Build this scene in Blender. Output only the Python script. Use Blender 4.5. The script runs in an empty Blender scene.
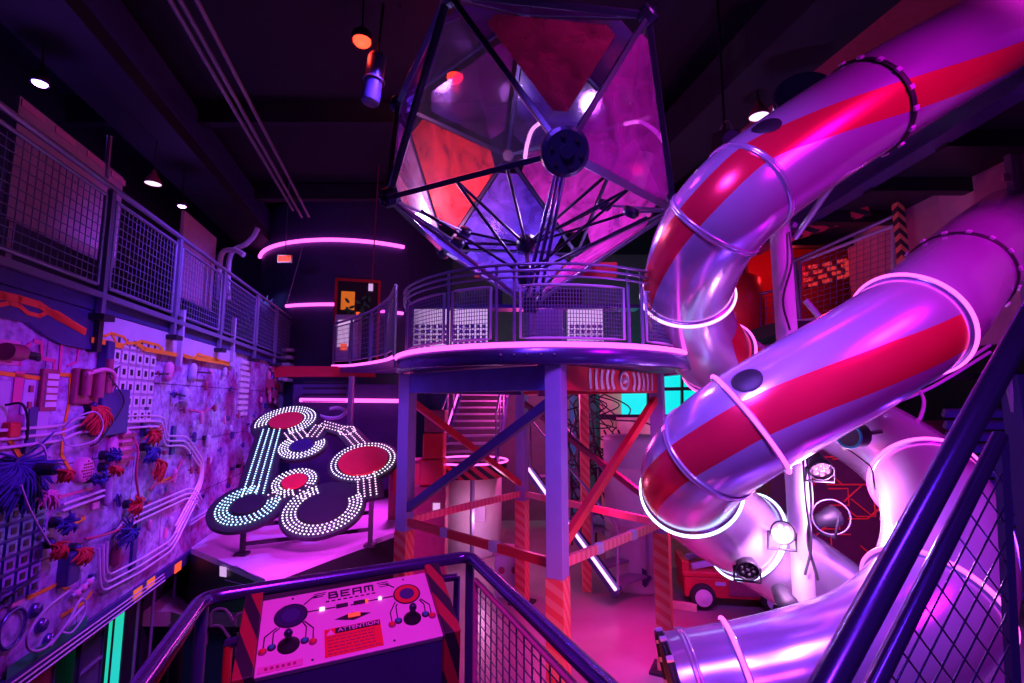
import bpy, math, random
from mathutils import Vector, Matrix
random.seed(7)
C = bpy.context.scene.collection
SC = bpy.context.scene
R = math.radians

# ---------------------------------------------------------------- camera, world, light, exposure
TH, F, EYE = R(6.84), 500.0, 3.0
cam = bpy.data.cameras.new('camera'); camo = bpy.data.objects.new('camera', cam); C.objects.link(camo)
camo.location = (0, 0, EYE); camo.rotation_euler = (R(90) + TH, 0, 0)
cam.sensor_width = 36; cam.lens = 36 * F / 1024; cam.clip_start = .02; cam.clip_end = 100
SC.camera = camo
SC.view_settings.view_transform = 'Standard'; SC.view_settings.look = 'None'
SC.view_settings.exposure = 0.8; SC.view_settings.gamma = 1.0; SC.view_settings.use_curve_mapping = False
SC.cycles.use_denoising = True
SC.cycles.max_bounces = 8; SC.cycles.transparent_max_bounces = 24
SC.cycles.sample_clamp_indirect = 6; SC.cycles.caustics_reflective = False; SC.cycles.caustics_refractive = False
W = bpy.data.worlds.new('world'); SC.world = W; W.use_nodes = True
W.node_tree.nodes['Background'].inputs[0].default_value = (.05, .02, .25, 1)
W.node_tree.nodes['Background'].inputs[1].default_value = .10

def light(name, kind, loc, col, watts, to=None, size=.3, spot=80, blend=.6, size_y=None, spec=1.0):
    l = bpy.data.lights.new(name, kind); o = bpy.data.objects.new(name, l); C.objects.link(o)
    l.color = col; l.energy = watts; o.location = loc; l.specular_factor = spec
    if kind == 'AREA':
        l.size = size
        if size_y: l.shape = 'RECTANGLE'; l.size_y = size_y
    else: l.shadow_soft_size = size
    if kind == 'SPOT': l.spot_size = R(spot); l.spot_blend = blend
    if to is not None: o.rotation_euler = (Vector(to) - Vector(loc)).to_track_quat('-Z', 'Y').to_euler()
    return o
PINK = (1, .010, .33); MAG = (1, .02, .80); VIO = (.28, .06, 1)
light('wall_wash_far', 'SPOT', (-2.2, 9.5, 7.4), (.24, .075, 1), 1000, (-5.0, 9.8, 2.4), .3, 85, 1)
light('wall_wash_mid', 'SPOT', (-1.5, 6.2, 7.6), (.26, .075, 1), 1150, (-4.9, 7.3, 2.8), .3, 62, 1)
light('wall_wash_near', 'SPOT', (-1.4, 4.6, 4.0), (.34, .03, 1), 240, (-4.3, 4.9, 2.2), .3, 75, 1)
light('rail_wash', 'SPOT', (-2.0, 6.5, 6.8), (.14, .07, 1), 240, (-4.8, 7.3, 4.7), .2, 36, 1)
light('floor_wash', 'SPOT', (2.2, 6.6, 2.7), PINK, 260, (1.3, 5.9, 0), .25, 110, 1)
light('floor_wash_under_deck', 'SPOT', (1.0, 6.4, 1.9), PINK, 36, (1.0, 6.3, 0), .2, 130, 1)
light('platform_wash', 'SPOT', (-2.2, 6.1, 1.75), (1, .05, .95), 190, (-2.9, 7.6, .8), .08, 110, 1)
light('platform_back', 'SPOT', (-2.4, 10.6, 3.2), (1, .05, .95), 300, (-3.2, 9.6, .8), .15, 100, 1)
light('slide_key', 'SPOT', (-.2, .6, 7.2), (.32, .09, 1), 1000, (2.1, 4.8, 2.9), .5, 50, 1)
light('slide_pink', 'SPOT', (4.8, .4, 6.6), (.85, .004, .80), 850, (3.6, 4.2, 3.8), .5, 70, 1)
light('slide_low', 'SPOT', (1.0, 2.4, 4.6), (.26, .09, 1), 300, (3.0, 4.4, 1.4), .3, 75, 1)
light('deck_front', 'SPOT', (-.6, 1.0, 5.6), (.18, .05, 1), 70, (.2, 5.2, 3.4), .4, 50, 1)
light('column_wash', 'SPOT', (1.5, 2.4, 2.7), (.42, .22, 1), 60, (.4, 4.6, 2.2), .1, 60, 1)
light('sleeve_rose', 'SPOT', (.9, 2.9, .9), (1, .10, .16), 50, (.5, 5.4, 1.2), .1, 90, 1)
light('landing_pale', 'POINT', (-.55, 9.2, .9), (1, .35, .8), 12, None, .08)
light('booth_red', 'POINT', (5.3, 9.4, 5.7), (1, .03, .05), 9, None, .1)
light('console_wash', 'SPOT', (-.3, 1.1, 4.6), (1, .03, .90), 130, (-.7, 2.3, 2.1), .15, 60, 1)
light('rear_turquoise', 'AREA', (2.8, 13.0, 4.1), (.0, .9, .85), 40, (2.8, 14.6, 3.2), 2.0, size_y=.4)
light('rear_pink', 'POINT', (.4, 10.4, 3.1), (1, .07, .45), 80, None, .3)
light('rear_warm', 'POINT', (2.5, 8.9, 1.9), (1, .55, .2), 16, None, .15)
light('left_column_wash', 'SPOT', (-2.6, 4.2, 3.4), (.30, .10, 1), 70, (-1.2, 6.0, 2.4), .1, 45, 1)
light('right_magenta', 'SPOT', (4.4, 3.4, 7.0), (1, .02, .70), 90, (6.1, 6.4, 5.0), .3, 80, 1)
light('upper_floor_glow', 'POINT', (5.5, 5.9, 5.0), (.8, .05, .9), 45, None, .15)
light('right_blue', 'POINT', (5.4, 5.2, 1.6), (.20, .03, 1), 40, None, .3)
light('handrail_blue', 'SPOT', (.2, -.6, 4.2), (.50, .06, 1), 60, (1.0, 1.1, 2.7), .2, 60, 1)
light('balcony_violet', 'SPOT', (.6, .4, 4.4), (.30, .05, 1), 45, (-.2, 2.2, 2.1), .2, 70, 1)

# ---------------------------------------------------------------- pixel <-> world helpers
FW, UP = Vector((0, math.cos(TH), math.sin(TH))), Vector((0, -math.sin(TH), math.cos(TH)))
O = Vector((0, 0, EYE))
def ray(px, py): return Vector(((px - 512) / F, 0, 0)) + FW + UP * ((341.5 - py) / F)
def P(px, py, y): d = ray(px, py); return O + d * (y / d.y)
def PZ(px, py, z): d = ray(px, py); return O + d * ((z - EYE) / d.z)
WT = Vector((-.208, .978, 0)).normalized(); WN = Vector((WT.y, -WT.x, 0)); WD = 3.2
RW = Matrix((WT, WN, (0, 0, 1))).transposed()                   # wall frame: along, out, up
def WP(s, z, o=0): return WN * (o - WD) + WT * s + Vector((0, 0, z))
def PW(px, py, o=0):
    d = ray(px, py); k = (o - WD) / d.dot(WN); p = O + d * k
    return p.dot(WT), p.z
def PWp(px, py, o=0): s, z = PW(px, py, o); return WP(s, z, o)
def PPL(px, py, p0, n): d = ray(px, py); return O + d * ((p0 - O).dot(n) / d.dot(n))

# ---------------------------------------------------------------- materials
def new_mat(name):
    m = bpy.data.materials.new(name); m.use_nodes = True
    return m, m.node_tree, m.node_tree.nodes['Principled BSDF']
def pm(name, col, rough=.5, metal=0., var=.25, scale=6., bump=0., spec=.5, dark=None):
    m, t, b = new_mat(name)
    tc = t.nodes.new('ShaderNodeTexCoord'); nz = t.nodes.new('ShaderNodeTexNoise'); nz.inputs['Scale'].default_value = scale; nz.inputs['Detail'].default_value = 4
    t.links.new(tc.outputs['Object'], nz.inputs['Vector'])
    mx = t.nodes.new('ShaderNodeMix'); mx.data_type = 'RGBA'
    a = [c * (1 - var) for c in col] if dark is None else dark
    mx.inputs[6].default_value = (*a, 1); mx.inputs[7].default_value = (*[min(1, c * (1 + var)) for c in col], 1)
    t.links.new(nz.outputs[0], mx.inputs[0]); t.links.new(mx.outputs[2], b.inputs['Base Color'])
    b.inputs['Roughness'].default_value = rough; b.inputs['Metallic'].default_value = metal
    b.inputs['Specular IOR Level'].default_value = spec
    if bump:
        bp = t.nodes.new('ShaderNodeBump'); bp.inputs['Strength'].default_value = bump; bp.inputs['Distance'].default_value = .02
        t.links.new(nz.outputs[0], bp.inputs['Height']); t.links.new(bp.outputs[0], b.inputs['Normal'])
    return m
def em(name, col, s=3.):
    m, t, b = new_mat(name)
    b.inputs['Base Color'].default_value = (*[min(1, c * .6) for c in col], 1)
    b.inputs['Emission Color'].default_value = (*col, 1); b.inputs['Emission Strength'].default_value = s * .6
    return m
def stripes(name, c1, c2, vec, freq, rough=.5, duty=.5):
    m, t, b = new_mat(name)
    tc = t.nodes.new('ShaderNodeTexCoord'); dp = t.nodes.new('ShaderNodeVectorMath'); dp.operation = 'DOT_PRODUCT'
    dp.inputs[1].default_value = [v * freq for v in vec]; t.links.new(tc.outputs['Object'], dp.inputs[0])
    fr = t.nodes.new('ShaderNodeMath'); fr.operation = 'FRACT'; t.links.new(dp.outputs['Value'], fr.inputs[0])
    g = t.nodes.new('ShaderNodeMath'); g.operation = 'GREATER_THAN'; g.inputs[1].default_value = duty; t.links.new(fr.outputs[0], g.inputs[0])
    mx = t.nodes.new('ShaderNodeMix'); mx.data_type = 'RGBA'; mx.inputs[6].default_value = (*c1, 1); mx.inputs[7].default_value = (*c2, 1)
    t.links.new(g.outputs[0], mx.inputs[0]); t.links.new(mx.outputs[2], b.inputs['Base Color']); b.inputs['Roughness'].default_value = rough
    return m
def acrylic(name, tint, gloss=.25, haze=.15, rough=.04, col=(.8, .65, .85)):
    m, t, b = new_mat(name); out = t.nodes['Material Output']; t.nodes.remove(b)
    tr = t.nodes.new('ShaderNodeBsdfTransparent'); tr.inputs[0].default_value = (*tint, 1)
    gl = t.nodes.new('ShaderNodeBsdfGlossy'); gl.inputs['Roughness'].default_value = rough; gl.inputs[0].default_value = (.95, .9, 1, 1)
    df = t.nodes.new('ShaderNodeBsdfDiffuse'); df.inputs[0].default_value = (*col, 1)
    tl = t.nodes.new('ShaderNodeBsdfTranslucent'); tl.inputs[0].default_value = (*col, 1)
    ad = t.nodes.new('ShaderNodeMixShader'); ad.inputs[0].default_value = .5; t.links.new(df.outputs[0], ad.inputs[1]); t.links.new(tl.outputs[0], ad.inputs[2])
    tc = t.nodes.new('ShaderNodeTexCoord'); nz = t.nodes.new('ShaderNodeTexNoise'); nz.inputs['Scale'].default_value = 2.2; nz.inputs['Detail'].default_value = 5; nz.inputs['Distortion'].default_value = 1.5
    t.links.new(tc.outputs['Object'], nz.inputs['Vector'])
    mr = t.nodes.new('ShaderNodeMapRange'); mr.inputs[1].default_value = .3; mr.inputs[2].default_value = .75; mr.inputs[3].default_value = haze * .4; mr.inputs[4].default_value = haze * 1.7
    t.links.new(nz.outputs[0], mr.inputs[0])
    m1 = t.nodes.new('ShaderNodeMixShader'); t.links.new(mr.outputs[0], m1.inputs[0]); t.links.new(tr.outputs[0], m1.inputs[1]); t.links.new(ad.outputs[0], m1.inputs[2])
    m2 = t.nodes.new('ShaderNodeMixShader'); m2.inputs[0].default_value = gloss; t.links.new(m1.outputs[0], m2.inputs[1]); t.links.new(gl.outputs[0], m2.inputs[2])
    t.links.new(m2.outputs[0], out.inputs[0]); return m

def wall_material():
    m, t, b = new_mat('circuit_wall_paint'); N = t.nodes.new; L = t.links.new
    tc = N('ShaderNodeTexCoord'); d = N('ShaderNodeVectorMath'); d.operation = 'DOT_PRODUCT'; d.inputs[1].default_value = WT; L(tc.outputs['Object'], d.inputs[0])
    sp = N('ShaderNodeSeparateXYZ'); L(tc.outputs['Object'], sp.inputs[0]); cb = N('ShaderNodeCombineXYZ'); L(d.outputs['Value'], cb.inputs[0]); L(sp.outputs[2], cb.inputs[1])
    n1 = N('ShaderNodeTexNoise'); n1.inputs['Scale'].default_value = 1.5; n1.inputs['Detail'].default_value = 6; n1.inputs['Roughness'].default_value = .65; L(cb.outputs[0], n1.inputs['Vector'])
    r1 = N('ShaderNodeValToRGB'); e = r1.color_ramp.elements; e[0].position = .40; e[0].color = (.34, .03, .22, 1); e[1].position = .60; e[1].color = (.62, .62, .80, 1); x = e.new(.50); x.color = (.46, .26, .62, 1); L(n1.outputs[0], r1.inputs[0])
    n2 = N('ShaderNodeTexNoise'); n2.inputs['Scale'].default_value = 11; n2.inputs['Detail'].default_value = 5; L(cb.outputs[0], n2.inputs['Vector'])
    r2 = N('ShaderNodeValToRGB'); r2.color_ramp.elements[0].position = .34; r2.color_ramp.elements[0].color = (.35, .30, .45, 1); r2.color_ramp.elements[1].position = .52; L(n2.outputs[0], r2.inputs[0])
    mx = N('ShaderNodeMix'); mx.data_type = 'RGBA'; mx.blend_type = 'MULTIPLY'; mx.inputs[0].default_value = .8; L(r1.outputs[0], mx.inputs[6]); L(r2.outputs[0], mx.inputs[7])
    bk = N('ShaderNodeTexBrick'); bk.inputs['Scale'].default_value = 1; bk.inputs['Brick Width'].default_value = 1.7; bk.inputs['Row Height'].default_value = .84; bk.inputs['Mortar Size'].default_value = .008
    bk.inputs['Color1'].default_value = (1, 1, 1, 1); bk.inputs['Color2'].default_value = (.86, .80, .9, 1); bk.inputs['Mortar'].default_value = (.2, .12, .25, 1); L(cb.outputs[0], bk.inputs['Vector'])
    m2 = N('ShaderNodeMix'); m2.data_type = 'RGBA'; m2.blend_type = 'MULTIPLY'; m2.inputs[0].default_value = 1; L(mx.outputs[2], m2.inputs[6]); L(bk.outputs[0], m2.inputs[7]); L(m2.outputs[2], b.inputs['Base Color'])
    bp = N('ShaderNodeBump'); bp.inputs['Strength'].default_value = .35; bp.inputs['Distance'].default_value = .03; L(n2.outputs[0], bp.inputs['Height']); L(bp.outputs[0], b.inputs['Normal']); b.inputs['Roughness'].default_value = .42
    return m
M = dict(
 wallc=wall_material(), floor=pm('floor_concrete', (.34, .24, .30), .30, 0, .35, 1.6, .05), ceil=pm('ceiling_paint', (.012, .010, .03), .8), dark=pm('dark_paint', (.016, .014, .03), .6),
 black=pm('black_metal', (.010, .009, .018), .55, 0), wallp=pm('circuit_wall', (.55, .55, .72), .45, 0, .25, 1.7, .25, dark=(.42, .09, .34)), drum=pm('drum_paint', (.06, .05, .16), .55),
 rearw=pm('rear_wall', (.20, .14, .20), .7), steel=pm('violet_steel', (.30, .27, .46), .34, .5, .15), tubem=pm('slide_steel', (.66, .55, .82), .20, .6, .08, 3.),
 red=pm('red_paint', (.72, .03, .05), .35, 0, .15), slrefl=pm('slide_red_reflection', (.85, .02, .07), .25, .45, .10, 3.), blue=pm('blue_paint', (.12, .12, .55), .4), navy=pm('navy_paint', (.06, .05, .22), .35, .2),  # red band along the slides is a reflection painted into the metal's colour
 bluem=pm('blue_rail_paint', (.18, .13, .50), .22, .8, .2), white=pm('white_paint', (.75, .72, .76), .5, 0, .12), lil=pm('lilac_paint', (.55, .48, .68), .5, 0, .15), colp=pm('violet_column_paint', (.40, .30, .66), .35, .1, .1), grey=pm('grey_metal', (.32, .30, .38), .4, .5),
 hubm=pm('dark_blue_hub', (.03, .03, .10), .35, .5), rimm=pm('deck_rim_metal', (.12, .09, .30), .25, .6, .2), wire=pm('wire_metal', (.22, .20, .36), .4, .5), wood=pm('plywood', (.55, .30, .42), .7, 0, .2, 9),
 cream=pm('cream_paint', (.80, .62, .42), .6), fred=pm('red_fibres', (.65, .03, .04), .8, 0, .5, 30), fblue=pm('blue_fibres', (.04, .03, .26), .8, 0, .5, 30), fpink=pm('pink_fibres', (.85, .2, .5), .8, 0, .3, 30),
 pinkc=pm('pink_casing', (.80, .25, .50), .5, 0, .2, 12), maroon=pm('maroon_casing', (.35, .05, .12), .5, 0, .3, 12), cable=pm('pale_cable', (.62, .45, .72), .4), bcable=pm('black_cable', (.02, .02, .03), .5), rcable=pm('red_cable', (.6, .05, .15), .4),
 cond=pm('conduit_metal', (.80, .62, .80), .3, .15, .1), teal=pm('teal_paint', (.02, .55, .45), .5), green=pm('green_paint', (.03, .35, .15), .5), rubber=pm('rubber', (.03, .03, .03), .8),
 brown=pm('dark_red_wall', (.10, .02, .04), .6, 0, .5, 4), leaf=pm('blue_leaf', (.25, .30, .75), .5), gleaf=pm('green_leaf', (.05, .40, .12), .5), rug=pm('rug', (.55, .38, .40), .9, 0, .3, 30),
 emb=pm('emblem_paint', (.85, .70, .90), .5, 0, .05),
 oyel=pm('yellow_paint_line', (1, .45, .02), .5, 0, .1), ored=pm('orange_red_paint_line', (1, .10, .04), .5, 0, .1), pline=pm('magenta_paint_line', (.75, .06, .30), .5, 0, .1),
 inner=pm('tube_inside', (.05, .03, .08), .5), consp=pm('console_face', (.86, .55, .74), .45, 0, .06, 4), ink=pm('black_ink', (.02, .01, .03), .5), sticker=pm('red_sticker', (.85, .03, .04), .5, 0, .05),
 pinkl=em('pink_led', (1, .09, .75), 2.6), whitel=em('pink_white_led', (1, .40, .95), 2.6), cyanl=em('ice_led', (.45, .65, 1), 4.0), dots=em('white_dots', (.85, .75, 1), 2.6), cdots=em('ice_dots', (.45, .85, 1), 2.6), pdots=em('pink_dots', (1, .6, .85), 2.2),
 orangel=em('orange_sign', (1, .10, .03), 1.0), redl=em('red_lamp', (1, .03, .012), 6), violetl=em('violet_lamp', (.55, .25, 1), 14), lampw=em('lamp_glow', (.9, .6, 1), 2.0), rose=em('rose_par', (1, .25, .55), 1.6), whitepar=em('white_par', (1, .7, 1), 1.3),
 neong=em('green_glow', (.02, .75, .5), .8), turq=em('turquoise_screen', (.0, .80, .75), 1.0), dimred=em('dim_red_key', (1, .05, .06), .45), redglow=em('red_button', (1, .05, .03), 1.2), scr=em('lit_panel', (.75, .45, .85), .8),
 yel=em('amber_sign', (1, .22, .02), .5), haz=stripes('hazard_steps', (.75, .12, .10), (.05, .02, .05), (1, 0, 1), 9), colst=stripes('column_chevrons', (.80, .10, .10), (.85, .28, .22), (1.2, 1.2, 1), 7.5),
 barst=stripes('bar_bands', (.85, .16, .18), (.90, .30, .30), (1, 1, 0), 9), hazb=stripes('hazard_red_black', (.75, .04, .10), (.02, .02, .03), (1, 0, 1.2), 4.5), hazr=stripes('hazard_panel', (.38, .03, .04), (.02, .02, .03), (1.1, .8, .5), 8),
 hazy=stripes('hazard_orange_black', (.85, .25, .15), (.03, .02, .04), (1, .4, 1), 6),
 ac=acrylic('clear_acrylic', (.92, .82, .95), .28, .05), acf=acrylic('faint_violet_glow_acrylic', (.72, .40, .80), .12, .05, .10, (.40, .05, .6)), acr=acrylic('red_glow_tint_acrylic', (.9, .3, .3), .12, .65, .15, (1, .12, .12)), acv=acrylic('violet_glow_tint_acrylic', (.6, .4, 1), .15, .5, .1, (.28, .16, 1)), acm=acrylic('magenta_glow_tint_acrylic', (1, .4, .9), .15, .5, .1, (1, .10, .75)), acw=acrylic('pale_glow_tint_acrylic', (.9, .8, 1), .2, .5, .1, (.8, .75, 1)), acs=acrylic('hazy_magenta_glow_acrylic', (.85, .5, .9), .22, .28, .05, (.9, .08, .75)), act=acrylic('smoked_acrylic', (.50, .12, .28), .12, .42, .08, (.45, .05, .20)),  # coloured tints put the light and reflections on clear panels into their colour
)

# ---------------------------------------------------------------- mesh builder
class MB:
    def __init__(s): s.v = []; s.f = []; s.sm = []; s.mi = []
    def add(s, v, f, smooth=False, mi=0):
        k = len(s.v); s.v += [Vector(p) for p in v]
        for q in f: s.f.append([i + k for i in q]); s.sm.append(smooth); s.mi.append(mi)
        return s
    def box(s, c, size, rot=None, mi=0):
        a, b, d = [x / 2 for x in size]; c = Vector(c)
        v = [Vector((x * a, y * b, z * d)) for x in (-1, 1) for y in (-1, 1) for z in (-1, 1)]
        if rot is not None: v = [rot @ p for p in v]
        return s.add([c + p for p in v], [(0, 1, 3, 2), (4, 6, 7, 5), (0, 4, 5, 1), (2, 3, 7, 6), (0, 2, 6, 4), (1, 5, 7, 3)], False, mi)
    def bar(s, p, q, w, h, up=(0, 0, 1), mi=0):
        p, q = Vector(p), Vector(q); d = (q - p); L = d.length; d = d / L; u = Vector(up)
        x = d.cross(u)
        if x.length < 1e-4: x = d.cross(Vector((1, 0, 0)))
        x.normalize(); z = x.cross(d)
        return s.box((p + q) / 2, (w, L, h), Matrix((x, d, z)).transposed(), mi)
    def tube(s, pts, r, n=8, closed=False, caps=True, mi=0):
        pts = [Vector(p) for p in pts]; m = len(pts); rs = r if isinstance(r, (list, tuple)) else [r] * m
        fr = frames(pts, closed); v = []; f = []
        for (p, a, b), rr in zip(fr, rs):
            for i in range(n): t = 2 * math.pi * i / n; v.append(p + (a * math.cos(t) + b * math.sin(t)) * rr)
        for j in range(m if closed else m - 1):
            for i in range(n):
                k = (j + 1) % m; f.append((j * n + i, j * n + (i + 1) % n, k * n + (i + 1) % n, k * n + i))
        s.add(v, f, True, mi)
        if caps and not closed:
            s.add(v[:n], [tuple(range(n))[::-1]], False, mi); s.add(v[-n:], [tuple(range(n))], False, mi)
        return s
    def cyl(s, p, q, r, r2=None, n=20, mi=0): return s.tube([p, q], [r, r if r2 is None else r2], n, mi=mi)
    def lathe(s, prof, c=(0, 0, 0), axis=(0, 0, 1), n=32, mi=0, smooth=True):
        ax = Vector(axis).normalized(); x = ax.orthogonal().normalized(); y = ax.cross(x); c = Vector(c); v = []; f = []
        for r, h in prof:
            for i in range(n): t = 2 * math.pi * i / n; v.append(c + ax * h + (x * math.cos(t) + y * math.sin(t)) * r)
        for j in range(len(prof) - 1):
            for i in range(n): f.append((j * n + i, j * n + (i + 1) % n, (j + 1) * n + (i + 1) % n, (j + 1) * n + i))
        return s.add(v, f, smooth, mi)
    def torus(s, c, axis, Rr, r, n=48, k=8, mi=0, a0=0, a1=2 * math.pi, x=None):
        ax = Vector(axis).normalized(); x = ax.orthogonal().normalized() if x is None else x; y = ax.cross(x)
        full = a1 - a0 > 6.28; pts = [Vector(c) + (x * math.cos(a0 + (a1 - a0) * i / n) + y * math.sin(a0 + (a1 - a0) * i / n)) * Rr for i in range(n if full else n + 1)]
        return s.tube(pts, r, k, full, mi=mi)
    def ball(s, c, r, sc=(1, 1, 1), n=14, rot=None, mi=0):
        v = []; f = []; m = n // 2
        for j in range(m + 1):
            a = math.pi * j / m
            for i in range(n):
                t = 2 * math.pi * i / n; p = Vector((math.sin(a) * math.cos(t) * sc[0], math.sin(a) * math.sin(t) * sc[1], math.cos(a) * sc[2])) * r
                v.append(Vector(c) + (rot @ p if rot is not None else p))
        for j in range(m):
            for i in range(n): f.append((j * n + i, (j + 1) * n + i, (j + 1) * n + (i + 1) % n, j * n + (i + 1) % n))
        return s.add(v, f, True, mi)
    def prism(s, poly, h, mi=0):
        """poly: 3-D points in a plane; extruded by vector h"""
        n = len(poly); a = [Vector(p) for p in poly]; h = Vector(h); b = [p + h for p in a]
        return s.add(a + b, [tuple(range(n))[::-1], tuple(range(n, 2 * n))] + [(i, (i + 1) % n, n + (i + 1) % n, n + i) for i in range(n)], False, mi)
    def build(s, name, m, parent=None, label=None, cat=None, group=None, kind=None, bevel=0):
        me = bpy.data.meshes.new(name)
        if parent is None:
            lo = Vector([min(p[i] for p in s.v) for i in range(3)]); hi = Vector([max(p[i] for p in s.v) for i in range(3)])
            loc = Vector(((lo.x + hi.x) / 2, (lo.y + hi.y) / 2, lo.z)); vs = [p - loc for p in s.v]
        else:
            loc = Vector((0, 0, 0)); inv = MW[parent.name].inverted(); vs = [inv @ p for p in s.v]
        me.from_pydata(vs, [], s.f); o = bpy.data.objects.new(name, me); C.objects.link(o)
        for mm in (m if isinstance(m, (list, tuple)) else [m]): me.materials.append(M[mm] if isinstance(mm, str) else mm)
        me.polygons.foreach_set('use_smooth', s.sm); me.polygons.foreach_set('material_index', s.mi)
        if parent is None: o.location = loc; MW[o.name] = Matrix.Translation(loc)
        else: o.parent = parent; MW[o.name] = MW[parent.name].copy()
        if bevel:
            b = o.modifiers.new('bevel', 'BEVEL'); b.width = bevel; b.segments = 2; b.limit_method = 'ANGLE'
        me.update(); tag(o, label, cat, group, kind); return o
MW = {}
def frames(pts, closed=False):
    m = len(pts); out = []; a = None
    for j in range(m):
        if closed: d = pts[(j + 1) % m] - pts[j - 1]
        else: d = pts[min(j + 1, m - 1)] - pts[max(j - 1, 0)]
        if d.length < 1e-9: d = Vector((0, 0, 1))
        d.normalize()
        if a is None:
            a = d.cross(Vector((0, 0, 1)))
            if a.length < 1e-3: a = d.cross(Vector((1, 0, 0)))
            a.normalize()
        else:
            a = a - d * a.dot(d); a.normalize()
        out.append((pts[j], a.copy(), d.cross(a)))
    return out
def smooth(pts, n=6):
    pts = [Vector(p) for p in pts]; q = [pts[0] * 2 - pts[1]] + pts + [pts[-1] * 2 - pts[-2]]; out = []
    for i in range(1, len(q) - 2):
        a, b, c, d = q[i - 1:i + 3]
        for k in range(n):
            t = k / n; out.append(.5 * ((2 * b) + (c - a) * t + (2 * a - 5 * b + 4 * c - d) * t * t + (3 * b - a - 3 * c + d) * t ** 3))
    return out + [pts[-1]]
def tag(o, label=None, cat=None, group=None, kind=None):
    if label: o['label'] = label
    if cat: o['category'] = cat
    if group: o['group'] = group
    if kind: o['kind'] = kind
    return o
def thing(name, label, cat, loc, group=None, rot=None):
    o = bpy.data.objects.new(name, None); C.objects.link(o); o.empty_display_size = .1
    mw = Matrix.Translation(Vector(loc))
    if rot is not None: mw = mw @ rot.to_4x4()
    o.matrix_world = mw; MW[o.name] = mw.copy(); return tag(o, label, cat, group)
def copy_tree(o, mat, parent=None):
    c = o.copy(); C.objects.link(c)
    if parent is None: c.matrix_world = mat @ MW[o.name]; MW[c.name] = mat @ MW[o.name]
    else: c.parent = parent
    for ch in [x for x in C.objects if x.parent == o]: copy_tree(ch, mat, c)
    return c
def text(body, size, mat4, name, m, parent, depth=.002, align='CENTER', sx=1.0):
    cu = bpy.data.curves.new(name, 'FONT'); cu.body = body; cu.size = size; cu.extrude = depth; cu.offset = size * .008; cu.align_x = align; cu.align_y = 'CENTER'
    t = bpy.data.objects.new('tmp', cu); C.objects.link(t)
    me = bpy.data.meshes.new_from_object(t.evaluated_get(bpy.context.evaluated_depsgraph_get())); bpy.data.objects.remove(t)
    me.transform((MW[parent.name].inverted() @ mat4) @ Matrix.Diagonal((sx, 1, 1, 1))); me.name = name
    me.materials.clear(); me.materials.append(M[m]); o = bpy.data.objects.new(name, me); C.objects.link(o); o.parent = parent; MW[o.name] = MW[parent.name].copy()
    return o
def struct(mb, name, m, label=None): o = mb.build(name, m, kind='structure'); return tag(o, label) if label else o
def frame_rect(mb, a, b, c, d, w): # closed round-tube frame through four corners
    for p, q in ((a, b), (b, c), (c, d), (d, a)): mb.tube([p, q], w, 6)
def mesh_quad(mb, a, b, c, d, nx, ny, r):
    """wires over a quad a-b-c-d (a->b bottom, d->c top)"""
    for i in range(1, nx): t = i / nx; mb.tube([a.lerp(b, t), d.lerp(c, t)], r, 4, caps=False)
    for j in range(1, ny): t = j / ny; mb.tube([a.lerp(d, t), b.lerp(c, t)], r, 4, caps=False)

# ================================================================= SETTING
struct(MB().prism([Vector(p) for p in ((-1.25, -3, 0), (11, -3, 0), (11, 20, 0), (-11, 20, 0), (-11, 7.6, 0), (-4.9, 7.6, 0), (-3.1, 6.7, 0), (-1.25, 6.7, 0))], Vector((0, 0, -.2))), 'floor', 'floor')
struct(MB().box((-6, 3, -1.3), (12, 12, .2)), 'floor_lower', 'black')
struct(MB().box((0, 8, 8.8), (24, 26, .2)), 'ceiling', 'ceil')
struct(MB().box((0, 19.1, 4.3), (24, .2, 9)), 'wall_rear', 'rearw')
struct(MB().box((9.1, 8, 4.3), (.2, 24, 9)), 'wall_right', 'dark')
ZB, ZM = PW(100, 612)[1], PW(93, 296)[1]             # bottom of the circuit wall, mezzanine floor
S0, S1 = 1.0, PW(298, 400)[0]
def wbox(mb, s0, s1, z0, z1, o0, o1, mi=0): return mb.box(WP((s0 + s1) / 2, (z0 + z1) / 2, (o0 + o1) / 2), (s1 - s0, o1 - o0, z1 - z0), RW, mi)
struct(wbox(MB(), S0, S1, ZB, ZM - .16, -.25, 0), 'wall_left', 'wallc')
struct(wbox(MB(), S0, S1, -1.2, ZB - .16, -.6, -.4), 'wall_left_lower', 'dark')
struct(MB().box((-1.3, 2, -.6), (.1, 9.4, 1.2)), 'trim_7', 'dark')
struct(wbox(MB(), S0, S1, ZM - .16, ZM, -3.2, .06), 'mezzanine_floor', 'navy')
struct(wbox(MB(), S0, S1, ZM, 8.7, -3.4, -3.2), 'wall_mezzanine_left', 'dark')
struct(wbox(MB(), S0, S1, ZB - .16, ZB, -1.4, .03), 'trim_1', 'navy')
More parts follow.
